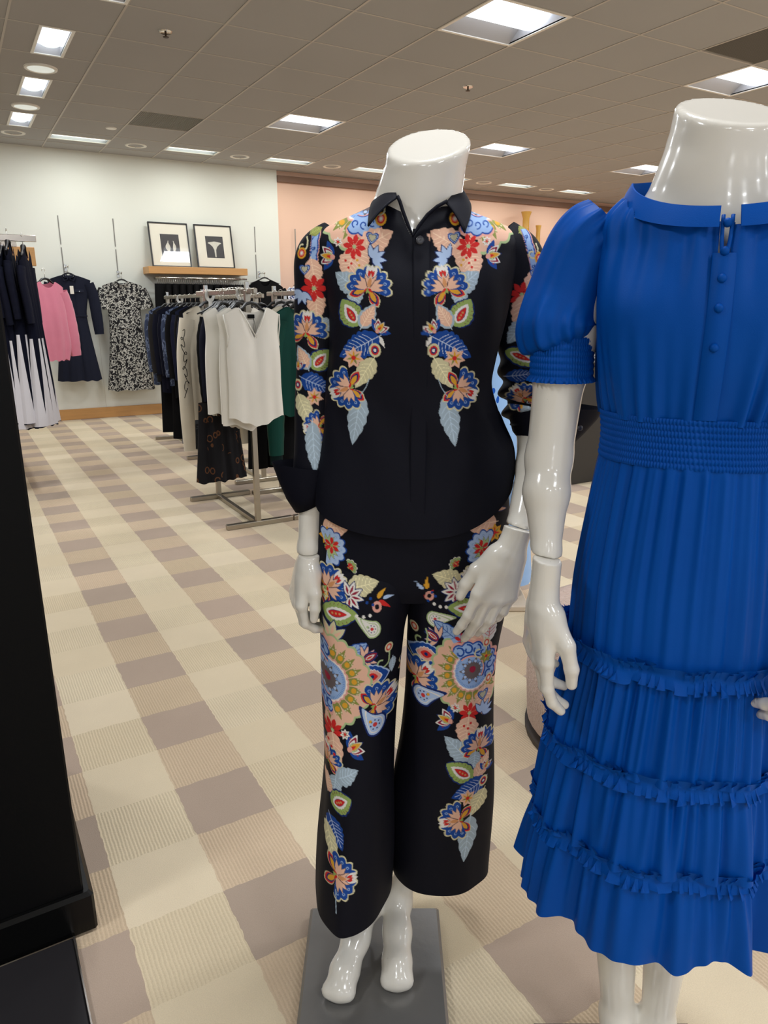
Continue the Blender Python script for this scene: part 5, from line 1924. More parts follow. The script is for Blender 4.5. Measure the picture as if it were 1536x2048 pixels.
neck2 = [(-0.012, 0.01, 1.47, 0.060), (-0.012, 0.01, 1.50, 0.053), (-0.008, 0.008, 1.54, 0.048), (0.0, 0.0, 1.60, 0.051), (0.006, -0.004, 1.66, 0.053)]
torso(b, a2, legs2, arms2, neck2, ((-0.135, 1.425), (0.135, 1.425)))
b.cut((0.432, 1.0, 1.587), (0.02, -0.44, 0.90), 0.006, (0.3, 0.85, 1.5), (0.56, 1.2, 1.68))
seam2 = spot(1092, 1106, 0.99)
b.cut(seam2 + [0, 0, 0.0002], (-0.12, 0.05, -1), 0.0008, (0.1, 0.86, 0.8), (0.33, 1.16, 1.04))
v, f = b.mesh()
v = relax(v, f, 3)
mesh_obj('mannequin_body', v - root2, f, skin, M2)
hand('hand', M2, root2, spot(1087, 1200, 0.965), (0.22, -0.975, 0), (0.975, 0.22, 0), (0.03, 0.02, 1), (seam2 - [0, 0, 0.0002], (0.12, -0.05, 1)), s=1.03, curls=((6, 16, 22), (14, 22, 20), (22, 26, 18), (26, 28, 18)), wrist=0.08, wr=0.0205,
     thumb=((0.018, 0.008, -0.02), (0.038, 0.022, -0.055), (0.044, 0.03, -0.088), (0.043, 0.033, -0.112)))
hw_ = a2((0.222, -0.115, 0.935))
hand('hand', M2, root2, hw_, a2((-0.75, -0.3, 0.5)) - a2((0, 0, 0)), a2((-0.2, 0.97, 0.1)) - a2((0, 0, 0)), a2((0.5, 0.05, 0.86)) - a2((0, 0, 0)), s=1.0, wrist=0.05)
p2 = plate(M2, -0.152, 0.151, -0.18, 0.178)

# ---- third mannequin, mostly hidden between the other two
c3 = world(0.50, 3.22, 0)
lo3 = fabric('light_blue_fabric', (150, 184, 226), 0.8, 0.1)
leafpr = blotch('blue_leaf_print', [(150, 186, 228), (20, 84, 178)], 3.1, (1.6, 1.6, 0.7), thresholds=(0.52,))
M3 = thing('mannequin', 'mannequin in light blue and cobalt print outfit standing between the two others', 'mannequin', c3, -YAW)
b = Body((-0.3, -0.3, 0.0), (0.3, 0.3, 1.66), 0.007)
legs3 = [[(s * 0.07, 0.01, 0.95, 0.08), (s * 0.065, -0.01, 0.5, 0.05), (s * 0.06, 0.01, 0.3, 0.04), (s * 0.055, 0.0, 0.1, 0.026), (s * 0.055, -0.1, 0.05, 0.024)] for s in (-1, 1)]
arms3 = [[(s * 0.165, 0.02, 1.43, 0.042), (s * 0.17, 0.03, 1.16, 0.034), (s * 0.16, 0.0, 0.93, 0.022), (s * 0.15, -0.02, 0.8, 0.018)] for s in (-1, 1)]
torso(b, lambda p: np.array(p, float), legs3, arms3, [(0, 0.015, 1.47, 0.058), (0, 0.01, 1.54, 0.047), (0, 0, 1.62, 0.05)], ((-0.16, 1.445), (0.16, 1.445)))
b.cut((0, 0, 1.58), (0, -0.45, 0.9), 0.006, (-0.1, -0.2, 1.5), (0.1, 0.2, 1.66))
v, f = b.mesh()
mesh_obj('mannequin_body', relax(v, f, 2), f, skin, M3)
MB().box(-0.15, 0.17, -0.17, 0.17, 0.0, 0.03, 0.006).build('base_plate', mat('cream_base', (206, 190, 170), 0.5), M3)


def ring_cloth(tab, zs, N, dense=None, bump=None, power=2.2):
    """closed loft; tab rows [z, left, right, front, back] (plain coordinates); returns verts, faces, angle grid"""
    T = interp(tab, zs)
    if dense is None:
        ph = np.linspace(-math.pi, math.pi, N, endpoint=False)
    else:
        a = np.linspace(-dense[0], dense[0], dense[1])
        ph = np.concatenate([a, np.linspace(dense[0], 2 * math.pi - dense[0], N - dense[1] + 2)[1:-1]])
    s, c = np.sin(ph)[None, :], np.cos(ph)[None, :]
    l, r, fr, bk = [T[:, i][:, None] for i in range(4)]
    cxm = (l + r) / 2
    e = 2 / power
    X = cxm + (r - l) / 2 * np.sign(s) * np.abs(s) ** e
    dm = (fr + bk) / 2
    Y = dm - (bk - fr) / 2 * np.sign(c) * np.abs(c) ** e
    Z = np.repeat(np.asarray(zs)[:, None], X.shape[1], 1)
    if bump is not None:
        off = bump(ph[None, :], Z)
        nx, ny = (X - cxm) / np.maximum((r - l) / 2, 1e-4), (Y - dm) / np.maximum((bk - fr) / 2, 1e-4)
        q = np.sqrt(nx * nx + ny * ny) + 1e-6
        X = X + off * nx / q
        Y = Y + off * ny / q
    V = np.stack([X, Y, Z], -1)
    return V, grid_faces(len(zs), V.shape[1], True), ph


def prune(V, F, keep):
    F = F[np.all(keep[F], axis=1)]
    used = np.zeros(len(V), bool)
    used[F.ravel()] = True
    idx = np.cumsum(used) - 1
    return V[used], idx[F], used


V, F, _ = ring_cloth([[1.46, -0.16, 0.16, -0.08, 0.12], [1.34, -0.16, 0.16, -0.12, 0.1], [1.15, -0.14, 0.14, -0.1, 0.1], [0.9, -0.2, 0.2, -0.16, 0.16], [0.62, -0.235, 0.235, -0.2, 0.2]],
                     np.linspace(1.46, 0.62, 80), 120, bump=lambda p, z: 0.012 * folds(p, 3, 5, 4, 12) * np.clip((1.3 - z) / 0.6, 0, 1))
t3 = thing('printed_tunic', 'light blue tunic with cobalt leaf print on the mannequin between the two others', 'tunic', c3, -YAW)
mesh_obj('tunic_body', V.reshape(-1, 3), F, leafpr, t3)
for s in (-1, 1):
    v, f = tube_cloth([(s * 0.16, 0.02, 1.44), (s * 0.19, 0.03, 1.3), (s * 0.2, 0.02, 1.12)], (0.07, 0.075, 0.08), flat=0.9)
    mesh_obj('sleeve', v, f, leafpr, t3)
t4 = thing('wide_trousers', 'light blue wide trousers on the mannequin between the two others', 'trousers', c3, -YAW)
for s in (-1, 1):
    v, f = tube_cloth([(s * 0.075, 0.01, 0.95), (s * 0.08, 0, 0.5), (s * 0.095, 0, 0.09)], (0.09, 0.09, 0.105), flat=0.95, fold=0.006, seed=5 + s)
    mesh_obj('trouser_leg', v, f, lo3, t4)
# ------------------------------------------------------------------ floral shirt
PRINT_M = print_material()
FS = np.array([U1, D1, 0.0])
navy_plain = fabric('plain_navy_black', NAVY, 0.75, 0.05, 900, 0.08)
lining = fabric('navy_lining', (15, 15, 21), 0.8, 0.05)
PS = draw_shirt()
PSL = draw_sleeves()
PT = draw_trousers()

shirt = thing('floral_shirt', 'black button-up shirt with colourful mirrored flower print on the mannequin', 'shirt', world(U1, D1, 0), -YAW)
tab = [[1.512, -0.012, 0.120, 1.215, 1.325], [1.500, -0.038, 0.146, 1.205, 1.335], [1.488, -0.066, 0.176, 1.195, 1.335], [1.474, -0.096, 0.207, 1.185, 1.335], [1.455, -0.112, 0.224, 1.175, 1.335], [1.43, -0.112, 0.222, 1.165, 1.335],
       [1.39, -0.100, 0.210, 1.148, 1.335], [1.33, -0.090, 0.199, 1.138, 1.33], [1.264, -0.093, 0.189, 1.145, 1.325], [1.23, -0.097, 0.185, 1.15, 1.32],
       [1.153, -0.104, 0.202, 1.152, 1.325], [1.08, -0.114, 0.222, 1.146, 1.335], [1.02, -0.122, 0.229, 1.142, 1.34], [0.96, -0.124, 0.230, 1.14, 1.345]]


def shirt_bump(p, z):
    w = 0.0035 * np.sin(z * 21 + 3 * np.sin(p * 2)) * np.sin(p * 3 + 1) + 0.003 * folds(p, 8, 4, 3, 9) * np.clip((1.3 - z) / 0.3, 0, 1)
    w = w + 0.002 * np.sin(38 * z + 9 * p) * np.exp(-((z - 1.2) / 0.07) ** 2)
    return w


zs = np.concatenate([np.linspace(1.512, 1.44, 90), np.linspace(1.439, 0.97, 480)])
V, F, ph = ring_cloth(tab, zs, 520, (R(112), 440), shirt_bump, 2.35)
# curved shirt-tail hem: rows slide so the last one follows the hem line
sp = np.sin(ph)
hem = 0.978 + np.where(sp < 0, 0.042, 0.082) * np.abs(sp) ** 2.6 * (np.cos(ph) > -0.2) + 0.02 * (np.cos(ph) <= -0.2)
z = V[..., 2]
k = np.clip((1.18 - z) / (1.18 - 0.97), 0, 1)
V[..., 2] = np.where(z < 1.18, 1.18 - k * (1.18 - hem[None, :]), z)
fl = V.reshape(-1, 3)
gx, gy = plane_grid(fl[:, 0], fl[:, 2], 1.155 + 0.095 * np.clip((fl[:, 2] - 1.40) / 0.09, 0, 1) ** 1.3)
gx0, gy0 = plane_grid(fl[:, 0], fl[:, 2], 1.17)
# neck opening: a V between the collar wings
vx = np.array([(793, 380), (799, 402), (806, 425), (815, 450), (824, 470), (829, 470), (838, 452), (856, 428), (874, 412), (893, 402), (893, 380)], float)
inside = np.zeros(len(fl), bool)
for (xa, ya), (xb, yb) in zip(vx, np.roll(vx, -1, 0)):
    if ya != yb:
        inside ^= ((ya > gy0) != (yb > gy0)) & (gx0 < (xb - xa) * (gy0 - ya) / (yb - ya) + xa)
inside &= fl[:, 1] < 1.25
col = PS.sample(gx, gy)
col[fl[:, 1] > 1.27] = lin(*NAVY)
V2, F2, used = prune(fl, F, ~inside)
mesh_obj('shirt_body', V2 - FS, F2, PRINT_M, shirt, colors=col[used])

# placket strip, edge of the opening, buttons
pz = np.linspace(1.466, 0.985, 220)
T = interp(tab, pz)
front = T[:, 2] - 0.0015
pv, pf = [], []
for zz, fd in zip(pz, front):
    c = 0.058 + (1.466 - zz) * -0.006
    for x, o in [(c - 0.0135, 0.0015)] + [(c - 0.0125 + 0.025 * q / 9, -0.001) for q in range(10)] + [(c + 0.0135, 0.004)]:
        pv.append((x, fd + o + 0.9 * ((x - 0.055) / 0.16) ** 2 * 0.1, zz))
pv = np.array(pv)
gx, gy = plane_grid(pv[:, 0], pv[:, 2], 1.155)
o = mesh_obj('placket', pv - FS, grid_faces(220, 12), PRINT_M, shirt, colors=PS.sample(gx, gy))
bt = spot(840, 481, 1.166)
bm = MB().lathe([(0.001, -0.0022), (0.003, -0.0016), (0.0062, -0.0026), (0.0066, 0.0)], 18)
o = bm.build('button', mat('dark_button', (52, 52, 58), 0.3), shirt, tuple(bt - FS - [0, 0.002, 0]), rot=(R(-98), 0, 0), smooth=True)
edge = [spot(x, y, d) for x, y, d in ((795, 392, 1.188), (800, 404, 1.186), (807, 426, 1.18), (816, 450, 1.174), (826, 472, 1.167), (837, 453, 1.173), (855, 429, 1.178), (874, 413, 1.184), (894, 402, 1.188))]
MB().tube([tuple(p - FS) for p in edge], 0.0028, 7).build('neck_edge', navy_plain, shirt, smooth=True)


def patch(A, Bc, nu=14, nv=8, bulge=0.004, thick=0.0025):
    """collar wing between two edge curves, with thickness"""
    A, Bc = np.array(A), np.array(Bc)
    t = np.linspace(0, 1, nu)
    ta = np.linspace(0, 1, len(A))
    P = interp([(x, *p) for x, p in zip(ta, A)], t) if len(A) > 2 else A[0] + t[:, None] * (A[1] - A[0])
    tb = np.linspace(0, 1, len(Bc))
    Q = interp([(x, *p) for x, p in zip(tb, Bc)], t) if len(Bc) > 2 else Bc[0] + t[:, None] * (Bc[1] - Bc[0])
    s = np.linspace(0, 1, nv)
    G = P[:, None] * (1 - s)[None, :, None] + Q[:, None] * s[None, :, None]
    G[..., 2] += bulge * np.sin(math.pi * s)[None, :]
    G[..., 1] -= bulge * 0.6 * np.sin(math.pi * s)[None, :]
    n = np.cross(np.gradient(G, axis=0), np.gradient(G, axis=1))
    n /= np.maximum(np.linalg.norm(n, axis=2, keepdims=True), 1e-9)
    H = G - n * thick
    V = np.concatenate([G.reshape(-1, 3), H.reshape(-1, 3)])
    f = grid_faces(nu, nv)
    m = nu * nv
    rim = [i * nv for i in range(nu)] + [(nu - 1) * nv + j for j in range(1, nv)] + [i * nv + nv - 1 for i in range(nu - 2, -1, -1)] + [j for j in range(nv - 2, 0, -1)]
    rf = np.array([(a, b_, b_ + m, a + m) for a, b_ in zip(rim, rim[1:] + rim[:1])])
    return V, np.concatenate([f, f[:, ::-1] + m, rf])


col_ = bpy.data.objects.new('collar', None)
COL.objects.link(col_)
col_.parent = shirt
wings = (
    ([spot(858, 352, 1.335), spot(818, 354, 1.325), spot(797, 362, 1.29), spot(791, 378, 1.235), spot(795, 397, 1.188)],
     [spot(850, 392, 1.36), spot(790, 388, 1.35), spot(752, 400, 1.30), spot(741, 420, 1.215), spot(737, 454, 1.150)]),
    ([spot(858, 352, 1.335), spot(892, 354, 1.325), spot(911, 364, 1.29), spot(909, 382, 1.235), spot(892, 404, 1.188)],
     [spot(866, 392, 1.36), spot(910, 388, 1.35), spot(936, 398, 1.30), spot(943, 420, 1.215), spot(931, 465, 1.150)]))
for A, Bc in wings:
    v, f = patch(A, Bc, 30, 8, 0.004)
    mesh_obj('collar_wing', v - FS, f, navy_plain, col_)
# stand of the collar inside
for A in ([spot(797, 362, 1.29), spot(793, 392, 1.186), spot(806, 425, 1.18), spot(822, 468, 1.168)], [spot(911, 364, 1.29), spot(893, 402, 1.188), spot(862, 424, 1.18), spot(830, 466, 1.168)]):
    pass


def sleeve(path, rad, name, rows, N, P, wr=None, flat=1.0, seed=1, pd=1.25):
    path = np.array(path, float)
    t = np.linspace(0, 1, rows)
    C = interp([(a, *p) for a, p in zip(np.linspace(0, 1, len(path)), path)], t)
    r = interp([(a, b) for a, b in zip(np.linspace(0, 1, len(rad)), rad)], t)[:, 0]
    T = np.gradient(C, axis=0)
    T /= np.linalg.norm(T, axis=1)[:, None]
    A = np.cross(T, [0, 1.0, 0])
    A /= np.linalg.norm(A, axis=1)[:, None]
    Bv = np.cross(A, T)
    ph = np.linspace(0, 2 * np.pi, N, endpoint=False)
    rr = r[:, None] + 0.0015 * np.sin(t * 23 + seed)[:, None] * np.sin(ph * 2 + seed)[None, :]
    if wr is not None:
        rr = rr + wr(t[:, None], ph[None, :])
    V = C[:, None] + A[:, None] * (rr * np.cos(ph))[..., None] + Bv[:, None] * (rr * flat * np.sin(ph))[..., None]
    fl = V.reshape(-1, 3)
    gx, gy = plane_grid(fl[:, 0], fl[:, 2], pd)
    c = P.sample(gx, gy)
    return mesh_obj(name, fl - FS, grid_faces(rows, N, True), PRINT_M, shirt, colors=c)


sleeve([(-0.070, 1.262, 1.462), (-0.098, 1.26, 1.425), (-0.108, 1.258, 1.34), (-0.113, 1.26, 1.22), (-0.120, 1.252, 1.065)], (0.034, 0.048, 0.043, 0.040, 0.043), 'sleeve', 440, 180, PSL, seed=2)
sleeve([(0.185, 1.262, 1.462), (0.215, 1.262, 1.425), (0.232, 1.262, 1.34), (0.248, 1.262, 1.25), (0.270, 1.258, 1.165)], (0.034, 0.048, 0.045, 0.048, 0.056), 'sleeve', 380, 180, PSL,
       wr=lambda t, p: 0.008 * np.clip((t - 0.62) / 0.25, 0, 1) * np.sin(t * 62 + 1.2 * np.sin(p * 2)), seed=5)
# folded-back cuffs
def cuff(rows, name='cuff'):
    v = []
    n = 40
    for (cu, cd, cz, rx, ry, lift, ext, extdir) in rows:
        for k in range(n):
            a = k * 2 * math.pi / n
            x, y = math.cos(a), math.sin(a)
            e = ext * max(0.0, math.cos(a - extdir)) ** 5
            v.append((cu + rx * x + e * math.cos(extdir), cd + ry * y, cz + lift * x))
    return mesh_obj(name, np.array(v) - FS, grid_faces(len(rows), n, True), navy_plain, shirt)


cuff([(-0.126, 1.248, 1.075, 0.036, 0.036, 0.0, 0.0, math.pi), (-0.13, 1.245, 1.012, 0.024, 0.03, 0.012, 0.0, math.pi), (-0.131, 1.244, 1.008, 0.027, 0.032, 0.012, 0.002, math.pi),
      (-0.133, 1.245, 1.03, 0.036, 0.037, 0.010, 0.006, math.pi), (-0.132, 1.247, 1.055, 0.044, 0.042, 0.004, 0.012, math.pi), (-0.131, 1.25, 1.082, 0.047, 0.045, -0.004, 0.022, math.pi)])
cuff([(0.272, 1.256, 1.172, 0.05, 0.05, 0.0, 0.0, 0), (0.28, 1.25, 1.128, 0.040, 0.045, -0.006, 0, 0), (0.282, 1.25, 1.122, 0.046, 0.048, -0.006, 0.0, 0),
      (0.286, 1.25, 1.14, 0.060, 0.055, 0.0, 0.006, 0), (0.288, 1.25, 1.165, 0.07, 0.06, -0.002, 0.014, 0), (0.288, 1.25, 1.19, 0.074, 0.062, -0.008, 0.02, 0)])
for q in (spot(567, 944, 1.235), spot(1160, 856, 1.2)):
    MB().lathe([(0.001, -0.002), (0.0045, -0.0015), (0.005, 0.0)], 12).build('cuff_button', mat('dark_button', (52, 52, 58), 0.3), shirt, tuple(q - FS), rot=(R(-95), 0, 0), smooth=True)

# ------------------------------------------------------------------ floral trousers
trs = thing('floral_trousers', 'black wide-leg trousers with colourful flower print on the mannequin', 'trousers', world(U1, D1, 0), -YAW)


def leg(tab, zs, dense, name, bump, hem=None):
    V, F, ph = ring_cloth(tab, zs, dense[2], (R(dense[0]), dense[1]), bump, 2.3)
    fl = V.reshape(-1, 3)
    gx, gy = plane_grid(fl[:, 0], fl[:, 2], 1.15)
    c = PT.sample(gx, gy)
    c[fl[:, 1] > 1.28] = lin(*NAVY)
    return mesh_obj(name, fl - FS, F, PRINT_M, trs, colors=c)


LT = [[0.93, -0.120, 0.095, 1.176, 1.36], [0.88, -0.124, 0.082, 1.160, 1.36], [0.85, -0.125, 0.066, 1.157, 1.36], [0.80, -0.124, 0.045, 1.155, 1.36], [0.733, -0.121, 0.033, 1.152, 1.355], [0.62, -0.119, 0.023, 1.148, 1.355], [0.50, -0.120, 0.021, 1.142, 1.36],
      [0.40, -0.127, 0.020, 1.138, 1.36], [0.30, -0.135, 0.018, 1.130, 1.36], [0.195, -0.142, 0.015, 1.126, 1.36]]
RT = [[0.93, 0.005, 0.224, 1.178, 1.36], [0.88, 0.018, 0.229, 1.161, 1.36], [0.85, 0.034, 0.231, 1.160, 1.36], [0.80, 0.046, 0.226, 1.162, 1.36], [0.733, 0.044, 0.219, 1.165, 1.36], [0.62, 0.038, 0.218, 1.168, 1.365], [0.50, 0.031, 0.221, 1.174, 1.37],
      [0.40, 0.020, 0.224, 1.18, 1.375], [0.30, 0.017, 0.226, 1.188, 1.38], [0.195, 0.015, 0.228, 1.196, 1.385]]


def crease(p, z):
    g = np.clip((0.60 - z) / 0.40, 0, 1)
    d = p + 0.12
    return 0.038 * g * np.exp(-(np.sqrt(d * d + 0.012) - 0.11) / 0.36) + 0.002 * np.sin(z * 17 + 2 * p) + 0.002 * folds(p, 21, 4, 3, 8)


def soft(p, z):
    return 0.003 * np.sin(z * 13 + 2 * p) + 0.003 * folds(p, 22, 4, 3, 8) * np.clip((0.8 - z) / 0.5, 0.2, 1)


leg(LT, np.linspace(0.93, 0.195, 800), (108, 300, 340), 'trouser_leg', crease)
leg(RT, np.linspace(0.93, 0.195, 800), (108, 300, 340), 'trouser_leg', soft)
HT = [[1.07, -0.10, 0.208, 1.165, 1.34], [1.02, -0.117, 0.222, 1.158, 1.345], [0.95, -0.122, 0.228, 1.156, 1.36], [0.90, -0.123, 0.2285, 1.158, 1.36], [0.872, -0.116, 0.222, 1.164, 1.35], [0.845, -0.06, 0.165, 1.178, 1.32]]
V, F, ph = ring_cloth(HT, np.linspace(1.07, 0.845, 260), 460, (R(110), 380), lambda p, z: 0.002 * np.sin(z * 40 + 3 * p), 2.5)
fl = V.reshape(-1, 3)
gx, gy = plane_grid(fl[:, 0], fl[:, 2], 1.15)
c = PT.sample(gx, gy)
c[fl[:, 1] > 1.28] = lin(*NAVY)
mesh_obj('trouser_top', fl - FS, F, PRINT_M, trs, colors=c)

# ------------------------------------------------------------------ blue dress
def dress_material():
    N = Nodes('blue_dress_crepe')
    c = N.coord()
    f = N.noise(11, 3, 0.6, c)
    N.set(**{'Base Color': N.mix(f, lin(0, 70, 156), lin(0, 77, 166)), 'Roughness': 0.5, 'Sheen Weight': 0.0, 'Specular IOR Level': 0.1})
    N.bump(N.noise(800, 1, 0.5, c), 0.06, 0.002)
    return N.m


blue = dress_material()
dress = thing('ruffled_dress', 'cobalt blue tiered midi dress with ruffles and puff sleeves on the right mannequin', 'dress', world(AX2[0], AX2[1], 0), -YAW - TH)
BOD = [[1.512, -0.072, 0.072, -0.058, 0.07], [1.502, -0.100, 0.100, -0.070, 0.078], [1.49, -0.117, 0.117, -0.076, 0.082], [1.472, -0.136, 0.136, -0.085, 0.085], [1.42, -0.143, 0.143, -0.100, 0.085], [1.34, -0.146, 0.146, -0.118, 0.085],
       [1.28, -0.140, 0.140, -0.114, 0.08], [1.235, -0.132, 0.132, -0.104, 0.08], [1.208, -0.125, 0.125, -0.097, 0.078]]


def bod_bump(p, z):
    fr = np.clip(np.cos(p), 0, 1)
    g1 = np.clip((z - 1.33) / 0.15, 0, 1) * 0.0034 * folds(p, 31, 7, 14, 42) * fr
    g2 = np.clip((1.34 - z) / 0.12, 0, 1) * 0.0042 * folds(p, 33, 7, 14, 46)
    g3 = 0.004 * np.sin(p * 5 + z * 14) * np.clip(np.abs(np.sin(p)), 0, 1)
    bust = 0.008 * (np.exp(-((p - 0.55) / 0.35) ** 2) + np.exp(-((p + 0.55) / 0.35) ** 2)) * np.exp(-((z - 1.345) / 0.05) ** 2)
    return g1 + g2 + g3 + bust


zs = np.concatenate([np.linspace(1.512, 1.46, 40), np.linspace(1.458, 1.205, 110)])
V, F, ph = ring_cloth(BOD, zs, 560, None, bod_bump, 2.35)
fl = V.reshape(-1, 3)
# neck opening and the keyhole slit at the front
band_z = lambda x, y: 1.497 + 0.5 * np.minimum(y, 0)
open_ = (fl[:, 2] > band_z(fl[:, 0], fl[:, 1]) - 0.003) & ((fl[:, 0] / 0.121) ** 2 + (fl[:, 1] / 0.125) ** 2 < 1)
open_ |= ((fl[:, 0] / 0.104) ** 2 + (fl[:, 1] / 0.092) ** 2 < 1) & (fl[:, 2] > 1.46)
hole = (np.abs(fl[:, 0] - 0.004) < 0.0045) & (fl[:, 2] > 1.412) & (fl[:, 1] < 0)
V2, F2, _ = prune(fl, F, ~(hole | open_))
mesh_obj('bodice', V2, F2, blue, dress)
for s_ in (-1, 1):
    q = []
    for zz in np.linspace(1.455, 1.41, 8):
        fd = interp(BOD, np.array([zz]))[0, 2]
        q.append((0.004 + s_ * (0.0052 - 0.003 * ((1.455 - zz) / 0.045) ** 3), fd - 0.003, zz))
    MB().tube(q, 0.0024, 7).build('slit_edge', blue, dress, smooth=True)

# neckband: a sloping ring with a gap in front
nb = []
n = 110
for k in range(n):
    a = math.pi * 2 * (0.011 + (1 - 0.022) * k / (n - 1)) + 0.04
    s_, c_ = math.sin(a), math.cos(a)
    zt = 1.499 - (0.044 * c_ if c_ > 0 else -0.012 * -c_)
    ry = 0.106 if c_ > 0 else 0.084
    for kx, dz in ((0.955, 0.0100), (0.938, 0.0100), (1.03, -0.0145), (1.055, -0.0145), (1.012, -0.002)):
        nb.append((0.117 * np.sign(s_) * abs(s_) ** 0.87 * kx, 0.002 - ry * np.sign(c_) * abs(c_) ** 0.87 * kx, zt + dz))
nf_ = np.concatenate([grid_faces(n, 5, True)])
auto_smooth(mesh_obj('neckband', np.array(nb), nf_, blue, dress), 50)

# placket and covered buttons
pv = []
for zz in np.linspace(1.412, 1.212, 40):
    fd = interp(BOD, np.array([zz]))[0, 2]
    for x, o in ((-0.011, 0.001), (-0.010, -0.0022), (0.016, -0.0022), (0.017, 0.001)):
        pv.append((x + 0.002, fd + o - 0.0015, zz))
mesh_obj('placket', np.array(pv), grid_faces(40, 4), blue, dress)
for zz in (1.446, 1.414, 1.383, 1.349, 1.303):
    fd = interp(BOD, np.array([zz]))[0, 2]
    m = MB().lathe([(0.001, -0.0065), (0.0035, -0.0058), (0.0052, -0.003), (0.0055, 0.0), (0.004, 0.0015)], 18)
    m.build('button', blue, dress, (0.004, fd - 0.0035, zz), rot=(R(-90), 0, 0), smooth=True)

# smocked waistband
WB = [[1.212, -0.126, 0.126, -0.099, 0.08], [1.18, -0.122, 0.122, -0.097, 0.08], [1.146, -0.123, 0.123, -0.099, 0.082]]
V, F, ph = ring_cloth(WB, np.linspace(1.212, 1.146, 64), 1300, None,
                      lambda p, z: 0.0016 * np.abs(np.sin((z - 1.146) * math.pi / 0.0083)) + 0.0009 * np.sin(p * 190 + 2.1 * np.floor((z - 1.146) / 0.0083)) + 0.001, 2.25)
mesh_obj('waistband', V.reshape(-1, 3), F, blue, dress)

# skirt tiers share one big slow fold pattern that grows to the hem
SK_ = [[1.15, -0.123, 0.123, -0.100, 0.083], [1.08, -0.133, 0.133, -0.106, 0.10], [0.97, -0.146, 0.146, -0.112, 0.115], [0.86, -0.149, 0.153, -0.118, 0.122], [0.70, -0.166, 0.166, -0.125, 0.135], [0.545, -0.178, 0.178, -0.134, 0.148], [0.37, -0.190, 0.190, -0.146, 0.162]]


def big(p, z):
    g = np.clip((0.86 - z) / 0.48, 0, 1)
    return (0.003 * folds(p, 41, 4, 5, 11) * np.clip((1.1 - z) / 0.3, 0, 1) + 0.017 * g * folds(p, 43, 3, 7, 12) + 0.009 * g ** 1.5 * folds(p, 47, 3, 12, 19))


TIERS = ((1.152, 0.862, 0.0022, 51, 20, 76), (0.858, 0.695, 0.0046, 53, 26, 80), (0.69, 0.545, 0.0052, 57, 24, 74), (0.54, 0.402, 0.0062, 59, 16, 52))
for i, (za, zb, amp, sd, lo, hi) in enumerate(TIERS):
    def bump(p, z, za=za, zb=zb, amp=amp, sd=sd, lo=lo, hi=hi, i=i):
        t = np.clip((za - z) / (za - zb), 0, 1)
        fine = folds(p, sd, 8, lo, hi)
        soft_ = folds(p, sd + 1, 5, lo // 2 + 3, hi // 2)
        puff = (0.0, 0.006, 0.008, 0.010)[i] * np.sin(np.clip(t * 1.6, 0, 1) * math.pi * 0.5)
        return big(p, z) + amp * (fine * (1 - 0.55 * t) * np.minimum(1, t * 14 + 0.25) + soft_ * t * 1.1) + puff * t ** 0.5
    nr = int((za - zb) / 0.004)
    zs = np.linspace(za, zb, nr)
    V, F, ph = ring_cloth(SK_, zs, 900, None, bump, 2.1)
    if i == 3:
        t = np.clip((za - zs) / (za - zb), 0, 1)[:, None]
        V[..., 2] += t ** 2 * (0.008 * folds(ph, 61, 4, 5, 12)[None, :] - 0.004)
    mesh_obj('skirt_tier', V.reshape(-1, 3), F, blue, dress)

# narrow ruffles over the tier seams
for i, z0 in enumerate((0.86, 0.692, 0.542)):
    n, mv = 2200, 9
    ph = np.linspace(-math.pi, math.pi, n, endpoint=False)
    s = np.linspace(-1, 1, mv)
    V0, _, _ = ring_cloth(SK_, np.full(mv, z0) + s * 0.0, n, None, lambda p, z: big(p, z), 2.1)
    C0 = V0.mean(axis=(0, 1))
    V = []
    D = V0[0] - V0[0].mean(axis=0)
    D[:, 2] = 0
    D /= np.linalg.norm(D, axis=1, keepdims=True)
    tang = np.stack([-D[:, 1], D[:, 0], 0 * D[:, 0]], -1)
    slow = folds(ph, 90 + i, 4, 9, 22)
    th1 = 60 * ph + 3.0 * folds(ph, 70 + i, 5, 5, 23)
    th2 = 66 * ph + 3.0 * folds(ph, 80 + i, 5, 5, 23)
    am1 = 0.75 + 0.35 * folds(ph, 74 + i, 4, 6, 17)
    am2 = 0.75 + 0.35 * folds(ph, 84 + i, 4, 6, 17)
    for sv in s:
        th, am = (th1, am1) if sv > 0 else (th2, am2)
        q = abs(sv) ** 1.2
        P_ = V0[0] + D * (0.004 + q * (0.007 + 0.0068 * am * np.sin(th)))[:, None] + tang * (q * 0.0062 * am * np.sin(2 * th + 0.6))[:, None]
        P_[:, 2] = z0 + sv * 0.0165 + q * 0.003 * np.sin(th + 1.2) * am + 0.002 * slow
        V.append(P_)
    V = np.array(V)
    mesh_obj('ruffle', V.reshape(-1, 3), grid_faces(mv, n, True), blue, dress)


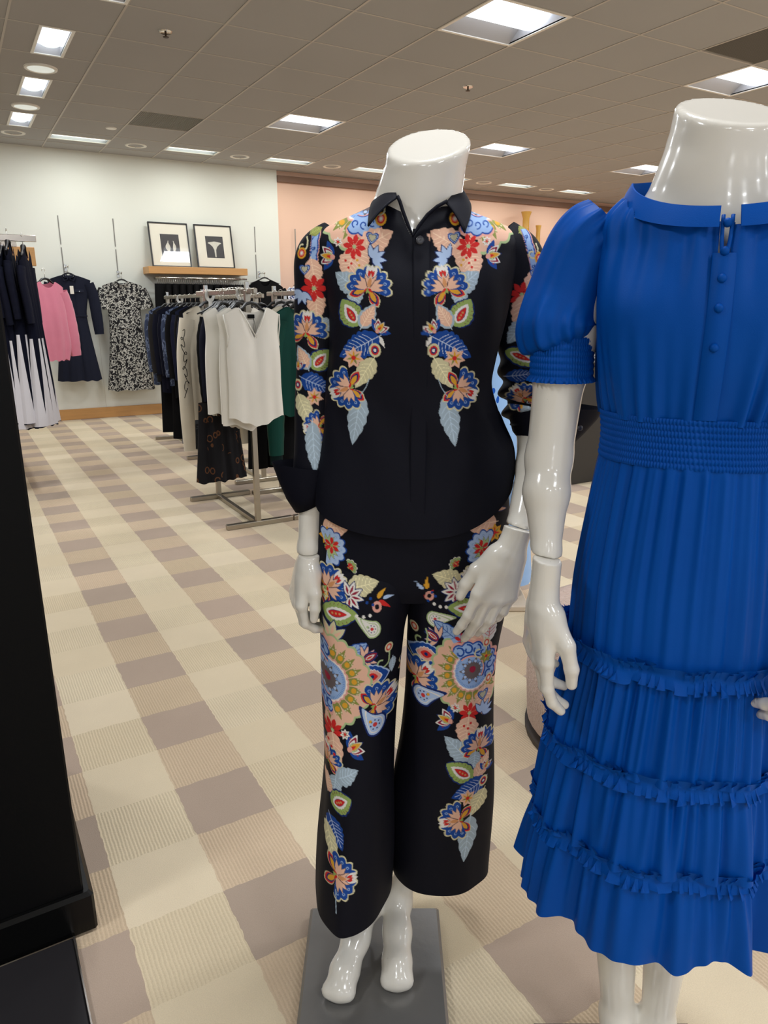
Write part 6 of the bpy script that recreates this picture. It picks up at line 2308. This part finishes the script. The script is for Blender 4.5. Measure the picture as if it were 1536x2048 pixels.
# puff sleeves with smocked cuff and frill
def puff(side):
    s = side
    if s < 0:
        cu, sh = l2(spot(1124, 690, 1.055)), np.array([-0.135, 0.005, 1.462])
        ce = l2(spot(1122, 762, 1.052))
    else:
        q = l2(spot(1124, 690, 1.055))
        cu, sh, ce = np.array([-q[0], q[1], q[2]]), np.array([0.135, 0.005, 1.462]), np.array([-l2(spot(1122, 762, 1.052))[0], q[1], l2(spot(1122, 762, 1.052))[2]])
    rows, N = 110, 220
    t = np.linspace(0, 1, rows)
    mid1 = np.array([s * 0.165, 0.003, 1.43])
    mid2 = np.array([s * 0.186, 0.0, 1.37])
    C = interp([(0, *sh), (0.22, *mid1), (0.5, *mid2), (0.85, *(cu + [s * 0.006, 0, 0.018])), (1, *cu)], t)
    rad = interp([(0, 0.040), (0.1, 0.048), (0.35, 0.052), (0.7, 0.056), (0.86, 0.058), (0.95, 0.053), (1, 0.044)], t)[:, 0]
    T = np.gradient(C, axis=0)
    T /= np.linalg.norm(T, axis=1)[:, None]
    A = np.cross(T, [0, 1.0, 0])
    A /= np.linalg.norm(A, axis=1)[:, None]
    B_ = np.cross(A, T)
    ph = np.linspace(0, 2 * np.pi, N, endpoint=False)
    fo = folds(ph, 101 + s, 6, 8, 26)[None, :] * (0.0035 * np.clip(1 - t / 0.25, 0, 1) + 0.004 * np.clip((t - 0.6) / 0.35, 0, 1))[:, None]
    fo = fo + 0.004 * folds(ph, 105 + s, 4, 3, 8)[None, :]
    rr = rad[:, None] + fo
    V = C[:, None] + A[:, None] * (rr * np.cos(ph))[..., None] + B_[:, None] * (rr * 0.92 * np.sin(ph))[..., None]
    o = mesh_obj('puff_sleeve', V.reshape(-1, 3), grid_faces(rows, N, True), blue, dress)
    ax = ce - cu
    L = np.linalg.norm(ax)
    N, rows = 260, 60
    ph = np.linspace(0, 2 * np.pi, N, endpoint=False)
    t = np.linspace(0, 1, rows)
    zz = np.linspace(0.012, -L, rows)
    r = 0.0435 + 0.0015 * np.abs(np.sin(t * math.pi * 7))
    r = r[:, None] + 0.0007 * np.sin(ph * 70)[None, :]
    fr = np.clip((t - 0.88) / 0.12, 0, 1)[:, None]
    r = r + fr * (0.003 + 0.003 * folds(ph, 111 + s, 5, 22, 44)[None, :])
    Cc = cu[None, :] + (ax / L)[None, :] * (-zz)[:, None]
    V = np.stack([Cc[:, 0][:, None] + r * np.cos(ph), Cc[:, 1][:, None] + r * np.sin(ph), Cc[:, 2][:, None] + 0 * r], -1)
    c = mesh_obj('sleeve_cuff', V.reshape(-1, 3), grid_faces(rows, N, True), blue, o)


puff(-1)
puff(1)
